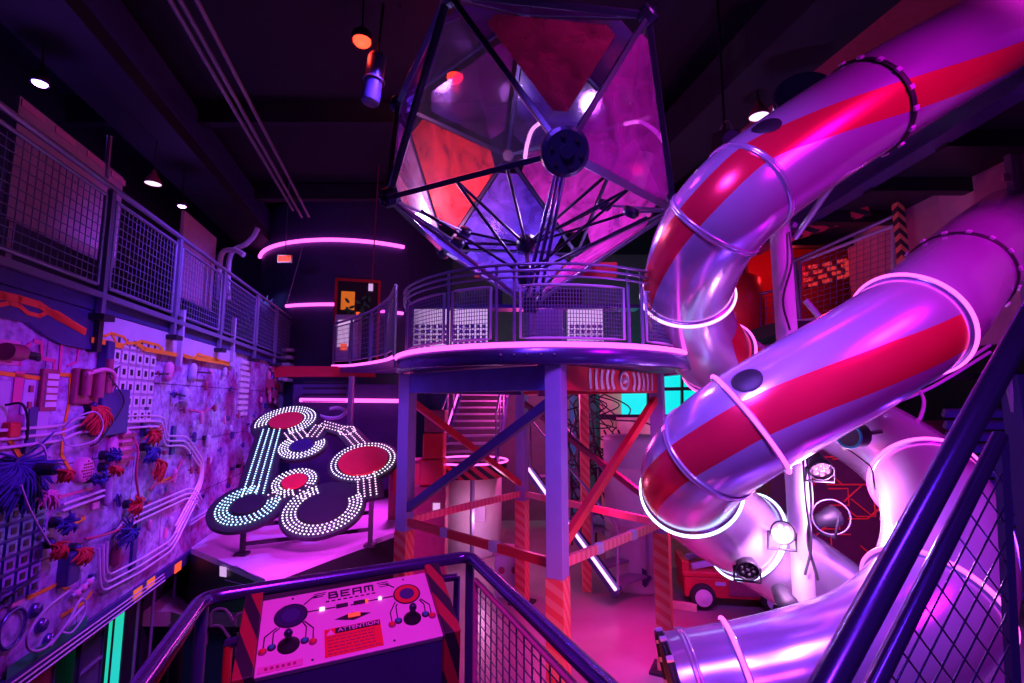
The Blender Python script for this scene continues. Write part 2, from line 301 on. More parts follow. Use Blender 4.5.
# drum-shaped blue wall at the rear left, with its doorway and neon strips
DC, DR = Vector((-5.0, 16.3, 0)), 3.0
def drum_hit(px, py, r=DR):
    d = ray(px, py); o = O - DC; a = d.x ** 2 + d.y ** 2; b = 2 * (o.x * d.x + o.y * d.y); c = o.x ** 2 + o.y ** 2 - r * r
    D = b * b - 4 * a * c
    if D < 0: k = -b / (2 * a)
    else: k = (-b - math.sqrt(D)) / (2 * a)
    return O + d * k
def drum_ang(px, py): p = drum_hit(px, py) - DC; return math.atan2(p.y, p.x)
struct(MB().lathe([(DR, 0), (DR, 8.6)], DC, n=72), 'wall_curved_rear', 'drum')
def drum_arc(name, px0, px1, py, z, m, label, r=.05):
    a0, a1 = drum_ang(px0, py), drum_ang(px1, py)
    pts = [DC + Vector((math.cos(a0 + (a1 - a0) * i / 30), math.sin(a0 + (a1 - a0) * i / 30), 0)) * (DR + .06) + Vector((0, 0, z)) for i in range(31)]
    return MB().tube(pts, r, 8).build(name, m, None, label, 'neon light', 'neon strips on the curved blue wall')
drum_arc('neon_strip', 261, 403, 245, drum_hit(310, 241).z, 'pinkl', 'long arched pink neon strip across the top of the dark curved wall', .055)
drum_arc('neon_strip', 288, 336, 305, drum_hit(311, 305).z, 'pinkl', 'short pink neon strip between the plant alcove and the dark doorway', .045)
drum_arc('neon_strip', 377, 402, 312, drum_hit(385, 312).z, 'pinkl', 'short pink neon strip on the curved wall to the right of the doorway', .045)
# seam battens of the drum
for (px, top, bot, nm) in ((286, 246, 306, 'thin pale seam batten left of the short neon strip'),):
    q = [drum_hit(303, top, DR + .03), drum_hit(px, bot, DR + .03)]
    MB().tube(q, .02, 6).build('seam_batten', 'wire', None, nm, 'batten')
# doorway
da = drum_ang(357, 320); dn = Vector((math.cos(da), math.sin(da), 0)); dt = Vector((-dn.y, dn.x, 0)); dz0, dz1 = 3.95, drum_hit(357, 281).z
DM = Matrix((dt, dn, (0, 0, 1))).transposed(); dc = DC + dn * (DR + .03)
dr = thing('doorway', 'dark upper doorway with red lit frame in the curved wall', 'doorway', dc + Vector((0, 0, dz0)))
dr['kind'] = 'structure'; dr.name = 'door_1'; MW['door_1'] = MW.pop('doorway')
mb = MB(); hw = .56
for sx in (-hw, hw): mb.box(dc + dt * sx + Vector((0, 0, (dz0 + dz1) / 2)), (.07, .12, dz1 - dz0), DM)
mb.box(dc + Vector((0, 0, dz1)), (2 * hw + .07, .12, .07), DM); mb.build('door_frame', 'red', dr)
MB().box(dc + Vector((0, 0, (dz0 + dz1) / 2)), (2 * hw - .07, .04, dz1 - dz0 - .05), DM).build('interior_shade', 'black', dr)  # black sheet stands in for the shade inside the doorway
def on_door(x, z, o=.06): return dc + dt * x + dn * o + Vector((0, 0, z))
MB().box(on_door(.33, dz0 + 2.15), (.12, .02, .2), DM).build('notice', 'scr', dr)
mb = MB()
for i in range(26):
    c = on_door(random.uniform(-.3, .42), dz0 + random.uniform(1.1, 1.85), .1); mb.ball(c, .06, (1.6, .5, .7), 6, Matrix.Rotation(random.uniform(0, 3), 3, 'Y'))
mb.build('painted_foliage', 'gleaf', dr)
MB().box(on_door(-.25, dz0 + 1.75), (.35, .03, .5), DM).build('orange_poster', 'yel', dr)
MB().box(on_door(.05, dz0 + 1.35), (.16, .03, .2), DM).build('lit_placard', 'orangel', dr)
light('plant_uv', 'SPOT', (-5.2, 11.4, 6.9), (.35, .35, 1), 120, tuple(P(264, 290, 13.2)), .08, 30, .6)
pc = P(264, 292, 13.2)
MB_ = thing('potted_plant', 'pale blue lit leafy plant behind the far end of the left railing', 'plant', (pc.x, pc.y, ZM))
MB().lathe([(0, 0), (.22, 0), (.24, .9), (.30, 1.15), (.28, 1.17), (0, 1.12)], (pc.x, pc.y, ZM), n=20).build('pot', 'dark', MB_)
mb = MB()
for i in range(80):
    a, e, L = random.uniform(0, 6.28), random.uniform(.1, 1.4), random.uniform(.4, .85)
    d = Vector((math.cos(a) * math.cos(e), math.sin(a) * math.cos(e), math.sin(e))); s = d.cross(Vector((0, 0, 1))).normalized() * .06; b = Vector((pc.x, pc.y, ZM + 1.1))
    t = b + d * L - Vector((0, 0, L * L * .25)); m_ = b + d * L * .55
    mb.add([b, m_ + s, t, m_ - s], [(0, 1, 2, 3)], True)
mb.build('leaves', 'leaf', MB_)

# ================================================================= LEFT MEZZANINE RAILING
ss = [PW(px, py)[0] for px, py in ((-70, 72), (100, 205), (172, 243), (218, 268), (253, 290), (273, 303), (298, 322))]
ss[-1] = min(ss[-1], S1 - .1); ZR = 5.23; ZL = ZM - .02
rl = thing('mezzanine_railing', 'long violet steel railing with wire mesh panels above the circuit wall', 'railing', WP(ss[1], ZM - .16, .1))
for s in ss[1:]:
    wbox(MB(), s - .035, s + .035, ZM - .22, ZR, .07, .13).build('post', 'steel', rl, bevel=.006)
    wbox(MB(), s - .1, s + .1, ZM - .26, ZM - .2, .03, .19).build('bracket', 'dark', rl)
MB().tube([WP(ss[0], ZR + .03, .1), WP(ss[-1], ZR + .03, .1)], .032, 10).build('top_rail', 'steel', rl)
wbox(MB(), ss[0], ss[-1], ZL - .01, ZL + .05, .075, .125).build('bottom_rail', 'steel', rl)
for i in range(len(ss) - 1):
    a, b = ss[i] + .1, ss[i + 1] - .1; z0, z1 = ZL + .12, ZR - .09
    q = [WP(a, z0, .1), WP(b, z0, .1), WP(b, z1, .1), WP(a, z1, .1)]
    mb = MB(); mesh_quad(mb, *q, max(6, int((b - a) / .085)), 11, .006); pn = mb.build('mesh_panel', 'wire', rl)
    mb = MB(); frame_rect(mb, *q, .02); mb.build('panel_frame', 'steel', pn)
# plywood board leaning behind the railing
s0, zt = PW(20, 97, -.5); s1_, _ = PW(122, 195, -.5)
bd = thing('plywood_board', 'magenta lit plywood board with hand slots behind the left railing', 'board', WP(s0, ZM, -.5))
mb = MB(); N = 4; zt = PW(22, 97, -.5)[1]; zb = zt - 1.05
wbox(mb, s0, s1_, ZM + .62, zt, -.53, -.5); wbox(mb, s0 + .1, s0 + .18, ZM, zt - .1, -.57, -.53); wbox(mb, s1_ - .18, s1_ - .1, ZM, zt - .1, -.57, -.53); mb.build('board', 'wood', bd)
for px, py in ((33, 112), (65, 137), (95, 160), (118, 179)):
    s, z = PW(px, py, -.5); wbox(MB(), s - .16, s + .16, z - .03, z + .04, -.5, -.49).build('hand_slot', 'pinkc', bd)
MB().tube([PWp(106, 178, -.5), PWp(110, 136, -.5)], .03, 8).build('upright_post', 'steel', None, 'short upright post sticking up beside the plywood board', 'post')
MB().box(PWp(200, 232, -.6) - Vector((0, 0, .62)), (1.5, .05, 1.5), RW).build('display_board', 'wood', None, 'dim purple board behind the far part of the left railing', 'board')
# plants behind the far bays
for px, lab in ((240, 'dim green plant behind the fourth mesh bay of the left railing'), (268, 'dim green plant behind the narrow mesh bay of the left railing')):
    s, z = PW(px, 335, -.9); g = thing('hanging_plant', lab, 'plant', WP(s, ZM, -.9))
    mb = MB()
    for k in range(40):
        a = random.uniform(0, 6.28); b = WP(s, ZM + .15, -.9); d = Vector((math.cos(a) * .6, math.sin(a) * .6, random.uniform(.5, 1.6))) * random.uniform(.3, .75); sd = Vector((-math.sin(a), math.cos(a), 0)) * .05
        mb.add([b, b + d * .6 + sd, b + d, b + d * .6 - sd], [(0, 1, 2, 3)], True)
    mb.build('leaves', 'gleaf', g); MB().lathe([(0, 0), (.14, 0), (.18, .25), (0, .22)], WP(s, ZM, -.9), n=16).build('pot', 'dark', g)

# ================================================================= FRIEZE WITH GLOWING PAINT TRACES
sj = PW(90, 330)[0]; zf = PW(150, 352)[1]
fr1 = struct(MB().prism([WP(S0, ZM - .17, 0)] + [PWp(*q, .0) for q in ((-60, 296), (0, 318), (22, 322), (38, 334), (56, 344), (76, 348), (90, 350))] + [WP(sj, ZM - .17, 0)], WN * .05), 'trim_2', 'navy')
fr2 = struct(wbox(MB(), sj + .06, PW(232, 360)[0], zf + .02, ZM - .17, 0, .06), 'trim_3', 'lil')
wbox(MB(), sj - .04, sj + .04, PW(90, 352)[1], ZM - .17, .0, .10).build('frieze_post', 'dark', None, 'dark upright post dividing the dark and pale friezes', 'post')
def trace(pxs, w, m, o=.012, name='painted_trace', label=None, cat='painted line', group=None, parent=None, fo=None):
    mb = MB(); fo = o if fo is None else fo
    q = [PW(*p, fo) for p in pxs]
    for (a, b), (c, d) in zip(q, q[1:]):
        L = math.hypot(c - a, d - b); ux, uz = (c - a) / L, (d - b) / L; px_, pz = -uz * w / 2, ux * w / 2; e = w * .35
        poly = [WP(a - ux * e + px_, b - uz * e + pz, o - .006), WP(c + ux * e + px_, d + uz * e + pz, o - .006), WP(c + ux * e - px_, d + uz * e - pz, o - .006), WP(a - ux * e - px_, b - uz * e - pz, o - .006)]
        mb.prism(poly, WN * .006)
    return mb.build(name, m, parent, label, cat, group)
tr = thing('frieze_artwork', 'orange red branching circuit lines painted on the dark near frieze', 'painted line', PWp(60, 310, .05))
for pts, w in ([((-8, 293), (20, 299), (40, 305), (58, 317), (85, 331)), .085], [((-8, 306), (10, 303), (20, 306), (28, 313), (40, 316), (48, 312)), .05], [((46, 309), (58, 312), (72, 321), (85, 329)), .03], [((48, 311), (60, 318), (84, 332)), .075], [((-8, 299), (5, 296)), .07]):
    trace(pts, w * .75, 'ored', .058, 'trace_line', None, None, None, tr)
tr = thing('frieze_artwork', 'yellow and orange circuit lines painted along the pale frieze', 'painted line', PWp(160, 352, .07))
for pts, w in ([((93, 340), (110, 343), (122, 346)), .075], [((96, 332), (106, 336), (112, 333), (124, 337), (128, 342), (122, 347)), .03], [((112, 334), (117, 343)), .03], [((128, 343), (136, 343), (142, 341), (158, 345), (163, 349)), .04], [((138, 344), (145, 349), (178, 355)), .07], [((178, 354), (190, 358)), .04], [((184, 355), (194, 358), (198, 354), (229, 363)), .05], [((196, 358), (229, 364)), .075]):
    trace(pts, w * .8, 'oyel', .068, 'trace_line', None, None, None, tr)
for px in (178, 231):
    s, z = PW(px, 345, .06); wbox(MB(), s - .03, s + .03, z - .3, z + .5, .06, .12).build('frieze_bracket', 'lil', None, 'small pale upright bracket at the %s of the yellow trace' % ('middle' if px < 200 else 'far end'), 'bracket')
# painted lines on the wall
LN = [(((0, 447), (35, 449), (46, 448), (46, 374), (46, 374)), None)]
for k, (pts, w, m, lab) in enumerate([
    (((0, 373), (46, 379), (47, 374), (71, 375), (70, 400), (64, 430), (62, 455), (73, 474), (79, 472)), .05, 'oyel', 'long stepped orange line painted around the grey terminal block'),
    (((0, 422), (12, 443), (21, 457)), .06, 'oyel', 'slanted orange dashed line above the big blue cable tuft'),
    (((70, 525), (85, 518)), .05, 'oyel', 'short yellow line right of the red cable tufts'),
    (((31, 578), (29, 598), (58, 584), (70, 590)), .045, 'oyel', 'bent yellow line below the blue keypad at wall bottom'),
    (((62, 616), (85, 602), (92, 592)), .045, 'oyel', 'short yellow line crossing the big cable loop'),
    (((155, 484), (172, 477)), .045, 'oyel', 'short pale yellow line below the middle red tuft'),
    (((35, 341), (42, 343), (42, 358), (55, 361), (54, 374)), .05, 'pline', 'magenta stepped line near the top left of the wall'),
    (((3, 361), (20, 364), (20, 352), (31, 344)), .05, 'pline', 'magenta line around the small red pump'),
    (((62, 345), (60, 372)), .05, 'pline', 'upright magenta line left of the red machine'),
    (((80, 346), (77, 362), (68, 366)), .03, 'pline', 'thin bent magenta line above the red machine'),
    (((20, 376), (18, 398)), .16, 'pline', 'broad upright magenta bar painted below the small red pump'),
    (((190, 410), (205, 412), (215, 405)), .03, 'pline', 'thin pink line among the components in the middle of the wall'),
    (((200, 520), (225, 500)), .06, 'pline', 'slanted magenta line next to the light board'),
    (((60, 497), (85, 490), (92, 489)), .04, 'pline', 'dotted pink line above the dark parallel rails')]):
    trace(pts, w * .7, m, .010, 'painted_line', lab)

# ================================================================= WALL COMPONENTS
def wl(px, py, o=.07): return PW(px, py, o)
def keypad(px, py, w, h, nx, ny, label, km, bm='white', tilt=0):
    s, z = wl(px, py); t = thing('keypad_board', label, 'keypad', WP(s, z, 0)); wbox(MB(), s - w / 2, s + w / 2, z - h / 2, z + h / 2, -.01, .03).build('backing', bm, t)
    cw, ch = w / nx, h / ny
    for i in range(nx):
        for j in range(ny):
            a, b = s - w / 2 + cw * (i + .5), z - h / 2 + ch * (j + .5)
            k = wbox(MB(), a - cw * .39, a + cw * .39, b - ch * .39, b + ch * .39, .03, .055); wbox(k, a - cw * .16, a + cw * .16, b - ch * .2, b + ch * .2, .055, .06, 1)
            k.build('key', [km, 'ink'], t)
s_, z_ = wl(119, 352); s2_, z2_ = wl(153, 408)
keypad(136, 380, s2_ - s_ + .1, 1.02, 6, 6, 'white keypad board of six by six numbered keys under the yellow trace', 'white', 'lil')
keypad(14, 548, .8, .95, 5, 7, 'large blue keypad grid at the lower left edge of the wall', 'bluem', 'navy')
s_, z_ = wl(247, 388); t = thing('label_ladder', 'pale ladder of printed strips on the far part of the wall', 'label board', WP(s_, z_))
for j in range(10):
    wbox(MB(), s_ - .28, s_ + .28, z_ - .55 + j * .115, z_ - .55 + j * .115 + .07, -.01, .03).build('label_strip', 'white', t)
def comp(px, py, w, h, d, m, name, label, cat, group=None, bev=.02, extra=None):
    s, z = wl(px, py); o = wbox(MB(), s - w / 2, s + w / 2, z - h / 2, z + h / 2, -.01, d); return o.build(name, m, None, label, cat, group, bevel=bev)
# terminal block with six bars
s, z = wl(55, 390); t = thing('terminal_block', 'pink terminal block with five pale bars inside the orange line', 'terminal block', WP(s, z))
wbox(MB(), s - .11, s + .11, z - .19, z + .19, 0, .035).build('housing', 'maroon', t, bevel=.01)
for j in range(5): wbox(MB(), s - .075, s + .075, z - .155 + j * .064, z - .108 + j * .064, .035, .05).build('bar', 'white', t)
s, z = wl(36, 397); t = thing('switch_plate', 'small pink switch plate beside the terminal block', 'switch plate', WP(s, z))
wbox(MB(), s - .07, s + .07, z - .15, z + .15, 0, .02).build('plate', 'lil', t, bevel=.01)
for j in (-.07, .07): wbox(MB(), s - .02, s + .02, z + j - .03, z + j + .03, .02, .035).build('switch', 'maroon', t)
# small red pump at top left
s, z = wl(12, 352); t = thing('pump_unit', 'small dark red pump with a thin pipe at upper left of wall', 'pump', WP(s, z))
MB().cyl(WP(s - .07, z, .07), WP(s + .09, z, .07), .07).build('pump_body', 'maroon', t); MB().tube([WP(s, z + .02, .07), WP(s + .3, z + .0, .07), WP(s + .42, z - .03, 0)], .02, 8).build('pipe', 'bcable', t)
wbox(MB(), s - .12, s + .16, z - .10, z + .10, 0, .02).build('base_plate', 'pinkc', t)
# red machine with cylinders
s, z = wl(95, 383); t = thing('pipe_machine', 'dark red machine of boxes and pipes left of the white keypad', 'machine', WP(s, z))
wbox(MB(), s - .28, s + .22, z - .22, z + .14, 0, .06).build('back_box', 'maroon', t, bevel=.02)
for dx, dz, r, L in ((-.2, .0, .045, .26), (.0, .0, .055, .3), (.16, .08, .04, .36)): MB().cyl(WP(s + dx, z + dz - L / 2, .10), WP(s + dx, z + dz + L / 2, .10), r).build('cylinder', 'maroon', t)
MB().tube(smooth([WP(s - .25, z + .08, .12), WP(s, z + .14, .15), WP(s + .2, z + .08, .14), WP(s + .3, z - .14, .06)]), .022, 8).build('hose', 'pinkc', t)
wbox(MB(), s + .12, s + .26, z + .16, z + .46, 0, .10).build('upper_box', 'navy', t, bevel=.02)
comp(113, 412, .55, .5, .1, 'navy', 'control_box', 'dark blue square box under the white keypad', 'box')
comp(20, 430, .3, .16, .07, 'red', 'red_box', 'small red box above the three near conduits', 'box') if 0 else None
comp(15, 430, .13, .13, .08, 'red', 'red_box', 'small red square box above the near conduits', 'box')
comp(44, 427, .3, .34, .015, 'lil', 'access_plate', 'pale square access plate behind the near conduits', 'plate')
comp(8, 405, .2, .4, .015, 'lil', 'access_plate', 'pale upright plate at the left edge of the wall', 'plate')
# ribbed cylinders etc
for px, py, lab in ((87, 470, 'pink knobbly disc unit with rows of studs'), ):
    s, z = wl(px, py); t = thing('stud_unit', lab + ' right of the orange line', 'unit', WP(s, z)); MB().lathe([(.0, .08), (.11, .075), (.13, .05), (.13, 0)], WP(s, z), WN, 20).build('disc', 'pinkc', t)
    mb = MB()
    for i in range(-3, 4):
        for j in range(-3, 4):
            if i * i + j * j < 10: mb.ball(WP(s + i * .03, z + j * .03, .077), .011, n=6)
    mb.build('studs', 'maroon', t)
s, z = wl(124, 448); t = thing('slotted_speaker', 'pink slotted speaker unit under the middle conduits', 'unit', WP(s, z)); MB().ball(WP(s, z, .02), .26, (.9, .35, 1), rot=RW).build('shell', 'pinkc', t)
for k in range(4): wbox(MB(), s - .15, s + .15, z - .15 + k * .09, z - .11 + k * .09, .08, .12).build('slot', 'maroon', t)
def tuft(px, py, m, L, n, spread, label, dirz=-1, head='navy', r=.010, o=.06, dirs=0):
    s, z = wl(px, py); t = thing('cable_tuft', label, 'cable tuft', WP(s, z), 'tufts of loose cable ends on the circuit wall'); mb = MB()
    for i in range(int(n * 1.6)):
        a = random.gauss(0, spread); b = random.uniform(.08, .28); l = L * random.uniform(.6, 1.1)
        l *= .62; b *= .45; p0 = WP(s + random.uniform(-.03, .03), z, o); p1 = WP(s + (dirs * .4 + math.sin(a) * .45) * l, z + dirz * math.cos(a) * l * .4, o + b); p2 = WP(s + (dirs + math.sin(a)) * l, z + dirz * math.cos(a) * l * .9, o + b * .8)
        mb.tube(smooth([p0, p1, p2], 3), [r] * 6 + [r * .5], 5)
    mb.build('strands', m, t); MB().ball(WP(s, z, o), .045, (1, .9, .8), 10).build('knot', head, t)
    MB().cyl(WP(s, z, -.01), WP(s, z, o), .05, n=10).build('socket', 'dark', t)
tuft(94, 405, 'fred', .52, 60, .45, 'thick red cable tuft hanging left of the middle conduits')
tuft(14, 462, 'fblue', .75, 110, .8, 'very large dark blue cable tuft at the left edge')
tuft(24, 470, 'fred', .2, 20, .3, 'small red tuft on top of the large blue one', o=.3)
tuft(38, 490, 'fpink', .32, 26, .5, 'pink cable tuft beside the large blue one', dirs=.5)
tuft(107, 467, 'fred', .2, 26, .8, 'short red tuft pointing sideways by the stud unit', dirs=.8)
tuft(148, 432, 'fred', .32, 26, .9, 'red spiky tuft just under the middle conduits', dirs=.3)
tuft(147, 447, 'fblue', .36, 40, .6, 'dark blue tuft above the hanging red tuft in the middle')
tuft(157, 458, 'fred', .5, 50, .3, 'long red tuft hanging below the dark blue one in the middle', dirs=-.15)
tuft(131, 504, 'fred', .25, 30, 1.2, 'round dark red tuft above the lower conduits')
tuft(52, 543, 'fred', .28, 40, .6, 'spread red tuft low on the wall', dirs=.2)
tuft(78, 548, 'fred', .3, 34, .5, 'brick red tuft beside the small white card')
tuft(125, 530, 'fblue', .36, 30, 1.2, 'dark blue spiky tuft between the lower conduits', dirs=-.2)
tuft(108, 455, 'fblue', .14, 30, 1.6, 'small round blue tuft beside the slotted speaker')
tuft(93, 478, 'fblue', .14, 30, 1.6, 'small round blue tuft under the stud unit')
tuft(60, 522, 'fblue', .22, 30, 1.4, 'dark tuft left of the short yellow line')
comp(82, 563, .14, .16, .05, 'white', 'card', 'small white card under the brick red tuft', 'card')
comp(72, 568, .2, .3, .10, 'navy', 'relay_box', 'dark relay box left of the small white card', 'box')
# conduit runs
def conduit(pxs, k, dz, m='cond', label='', group='', r=.015, o=.05, rad=3):
    q = [PW(*p, o) for p in pxs]; pts = []
    for i, (s, z) in enumerate(q):
        a = q[max(i - 1, 0)]; b = q[min(i + 1, len(q) - 1)]; L = math.hypot(b[0] - a[0], b[1] - a[1]); pts.append(WP(s - (b[1] - a[1]) / L * k * dz, z + (b[0] - a[0]) / L * k * dz, o))
    out = [pts[0]]
    for i in range(1, len(pts) - 1):   # rounded bends
        p, c, n = pts[i - 1], pts[i], pts[i + 1]; rr = min(.14, (p - c).length * .45, (n - c).length * .45); a = c + (p - c).normalized() * rr; b = c + (n - c).normalized() * rr
        for t in (0, .25, .5, .75, 1): out.append(a * (1 - t) ** 2 + c * 2 * t * (1 - t) + b * t * t)
    out.append(pts[-1]); MB().tube(out, r, 8).build('conduit', m, None, label, 'conduit', group)
runs = [([(-6, 440), (62, 433), (78, 425), (150, 421), (163, 422), (165, 441), (186, 441), (202, 464), (201, 482), (193, 498), (176, 530)], .07, ['upper', 'middle', 'lower'], 'pipe of the long three pipe conduit run starting at the left edge'),
        ([(201, 505), (196, 495), (188, 493), (146, 512), (130, 519), (116, 538)], .07, ['outer', 'middle', 'inner'], 'pipe of the three pipe run arching below the middle red tuft'),
        ([(103, 545), (103, 585), (140, 566), (172, 545), (196, 497)], .08, ['inner', 'middle', 'outer'], 'pipe of the U shaped run near the bottom of the wall'),
        ([(190, 523), (222, 503)], .06, ['upper', 'lower'], 'pipe of the short slanted pair beside the light board'),
        ([(62, 508), (104, 493)], .06, ['upper', 'lower'], 'pipe of the dark short pair by the small card rack')]
for pxs, dz, nm, lab in runs:
    for k, w in enumerate(nm): conduit(pxs, (len(nm) - 1) / 2 - k, dz, 'cond', '%s %s' % (w, lab), 'parallel conduits on the circuit wall')
for px, py, lab in ((37, 430, 'near the left edge'), (149, 420, 'under the white keypad'), (177, 440, 'at the middle of the wall'), (143, 515, 'low in the middle'), (138, 555, 'on the U shaped run')):
    s, z = wl(px, py); wbox(MB(), s - .05, s + .05, z - .20, z + .20, 0, .035).build('conduit_clamp', 'navy', None, 'dark upright clamp bar holding conduits ' + lab, 'clamp', 'conduit clamps')
# components: capsules, knobs, small boxes on the far half
cap = [(170, 372, .2, .3), (194, 372, .2, .28), (160, 374, .07, .1), (186, 396, .2, .26), (176, 394, .1, .1), (212, 373, .1, .1), (226, 372, .13, .16), (207, 386, .08, .2), (222, 398, .1, .2), (233, 390, .08, .2), (203, 418, .1, .26), (213, 423, .08, .2), (216, 408, .1, .12), (209, 441, .15, .22), (196, 437, .1, .2), (226, 420, .08, .2), (232, 428, .1, .1), (240, 415, .08, .16), (205, 400, .06, .16), (192, 455, .06, .2), (176, 476, .1, .3), (163, 491, .1, .1), (193, 470, .08, .14), (110, 490, .14, .5), (121, 500, .1, .2), (151, 525, .1, .14), (172, 522, .12, .16), (200, 470, .08, .16), (212, 460, .06, .16), (222, 450, .08, .1), (130, 462, .08, .1), (170, 545, .06, .1), (118, 555, .16, .3), (250, 430, .08, .14), (256, 415, .08, .14), (262, 400, .1, .16), (195, 425, .1, .12), (186, 410, .06, .12), (236, 404, .06, .12), (244, 445, .08, .12)]
for i, (px, py, w, h) in enumerate(cap):
    s, z = wl(px, py); h *= .7; m = ('pinkc', 'lil', 'maroon', 'lil', 'bluem')[i % 5]; mb = MB(); t = .9 * random.uniform(-.3, .3)
    a, b = WP(s - math.sin(t) * h * .35, z - math.cos(t) * h * .35, .05), WP(s + math.sin(t) * h * .35, z + math.cos(t) * h * .35, .05)
    d = (b - a).normalized() * w * .35
    w *= .62; mb.tube([a - d, a - d * .6, a, b, b + d * .6, b + d], [w * .1, w * .36, w * .48, w * .48, w * .36, w * .1], 12)
    mb.cyl(WP(s, z, -.01), WP(s, z, .05), w * .25, n=8)
    colr = dict(pinkc='pink', lil='pale lilac', maroon='dark red', navy='dark blue', bluem='violet blue')[m]
    mb.build('capacitor', m, None, 'small %s capsule shaped component plugged into the circuit wall' % colr, 'component', 'capsule components on the circuit wall')
for px, py, px2, py2, lab in ((160, 374, 168, 374, 'left of the upper pair'), (176, 394, 185, 396, 'below the upper pair'), (196, 372, 211, 373, 'right of the upper pair')):
    MB().tube([PWp(px, py, .09), PWp(px2, py2, .09)], .014, 6).build('lead_wire', 'bcable', None, 'short dark lead wire between two components ' + lab, 'wire')
for i in range(46):
    s, z = random.uniform(5.2, 13.5), random.uniform(.95, 3.0); w, h = random.uniform(.05, .16), random.uniform(.04, .14)
    if abs(s - PW(250, 420)[0]) < .1: continue
    mb = wbox(MB(), s - w / 2, s + w / 2, z - h / 2, z + h / 2, 0, random.uniform(.025, .07))
    m = ('navy', 'maroon', 'pinkc', 'bluem', 'dark')[i % 5]
    mb.build('chip', m, None, 'small flat %s chip fixed to the circuit wall' % dict(navy='dark blue', maroon='dark red', pinkc='pink', bluem='violet blue', dark='black')[m], 'component', 'flat chips on the circuit wall', bevel=.006)
# loose cables and loops
def cable(pts, r, m, label, cat='cable', group=None, o=None, n=8):
    q = [PWp(x, y, oo * .6 + .015) for x, y, oo in pts]; return MB().tube(smooth(q, n), r * .62, 7).build('cable', m, None, label, cat, group)
cable([(120, 366, .05), (110, 375, .25), (118, 388, .2), (124, 400, .18), (120, 412, .2), (100, 440, .3), (90, 446, .2)], .012, 'bcable', 'thin dark cable drooping left of the white keypad')
cable([(63, 428, .1), (75, 418, .25), (95, 412, .35), (103, 425, .3), (95, 440, .3), (70, 446, .2), (62, 436, .1)], .013, 'cable', 'pale cable loop around the thick red tuft')
cable([(30, 447, .1), (42, 445, .25), (47, 460, .25), (42, 475, .2), (36, 486, .1)], .014, 'cable', 'pale cable hooking over the near conduits')
cable([(5, 405, .05), (22, 404, .2), (28, 420, .2), (27, 440, .15)], .016, 'bcable', 'dark cable bending down at the left edge')
cable([(21, 485, .35), (28, 505, .3), (38, 525, .2), (50, 545, .1)], .014, 'cable', 'pale cable trailing from the large blue tuft')
cable([(132, 435, .1), (138, 450, .2), (136, 475, .2), (139, 500, .15), (138, 518, .06)], .022, 'rcable', 'long red cable hanging through the middle of the wall')
cable([(160, 480, .08), (150, 490, .2), (156, 484, .22), (172, 480, .12), (182, 460, .05)], .02, 'rcable', 'red cable loop under the long red tuft')
cable([(70, 590, .05), (45, 610, .2), (28, 635, .25), (30, 650, .2), (45, 648, .2), (62, 630, .2), (80, 610, .2), (86, 603, .15), (80, 600, .2), (68, 622, .25), (50, 646, .2)], .02, 'cable', 'big pale cable loop near the bottom of the wall')
cable([(60, 632, .15), (72, 632, .2), (84, 615, .2), (86, 602, .2)], .016, 'cable', 'smaller pale cable loop inside the big loop')
cable([(0, 604, .05), (15, 592, .2), (30, 582, .1), (40, 570, .05)], .016, 'bcable', 'dark cable sagging under the blue keypad')
cable([(85, 539, .1), (100, 536, .15), (118, 530, .15), (135, 520, .1)], .022, 'rcable', 'red cable running up to the lower conduits')
cable([(148, 380, .05), (158, 376, .15), (161, 395, .12), (158, 410, .1)], .01, 'cable', 'thin pale cable beside the right edge of the white keypad')
cable([(190, 400, .05), (176, 402, .15), (172, 412, .12), (170, 420, .1)], .01, 'cable', 'thin cable below the upper pair of components')
for px, py, k in ((48, 625, 0), (42, 610, 1), (55, 640, 2)):
    s, z = wl(px, py); MB().lathe([(0, .05), (.05, .05), (.065, .015), (.065, 0)], WP(s, z), WN, 14).build('knob', 'bluem', None, ('middle', 'upper', 'lower')[k] + ' of the three violet knobs inside the big cable loop', 'knob', 'knobs inside the cable loop')
s, z = wl(85, 588); t = thing('valve_unit', 'pale knobbly valve unit at the end of the bent yellow line', 'valve', WP(s, z))
for dx in (-.1, 0, .1): MB().ball(WP(s + dx, z + dx * .2, .05), .04).build('valve_body', 'pinkc', t)
MB().tube([WP(s - .17, z - .02, .05), WP(s + .17, z + .04, .05)], .018, 8).build('pipe', 'lil', t)
s, z = wl(18, 628); MB().torus(WP(s, z, .03), WN, .15, .016).build('ring_fitting', 'bluem', None, 'large violet ring fitting at the lower left corner of wall', 'ring')
# cluster at the far end
s, z = wl(275, 385); t = thing('valve_cluster', 'tangled pink pipe cluster at the far end of the wall', 'pipe cluster', WP(s, z))
for k in range(10): MB().tube(smooth([WP(s + random.uniform(-.6, .6), z + random.uniform(-.5, .5), .05) for _ in range(3)]), .04, 8).build('pipe', ('cond', 'pinkc', 'navy')[k % 3], t)
for k in range(5):
    a, b = s + random.uniform(-.6, .6), z + random.uniform(-.4, .4); wbox(MB(), a - .12, a + .12, b - .1, b + .1, -.01, .16).build('box', ('maroon', 'lil')[k % 2], t)
s, z = wl(290, 368); t = thing('striped_bracket', 'pale rack of horizontal bars at the far end of the wall', 'rack', WP(s, z))
for k in range(5): wbox(MB(), s - 1.1 + .1 * k, s + .9, z - .4 + k * .2, z - .32 + k * .2, 0, .25).build('bar', 'white', t)
wbox(MB(), s - .1, s + .1, z - .45, z + .55, 0, .1).build('upright', 'lil', t)
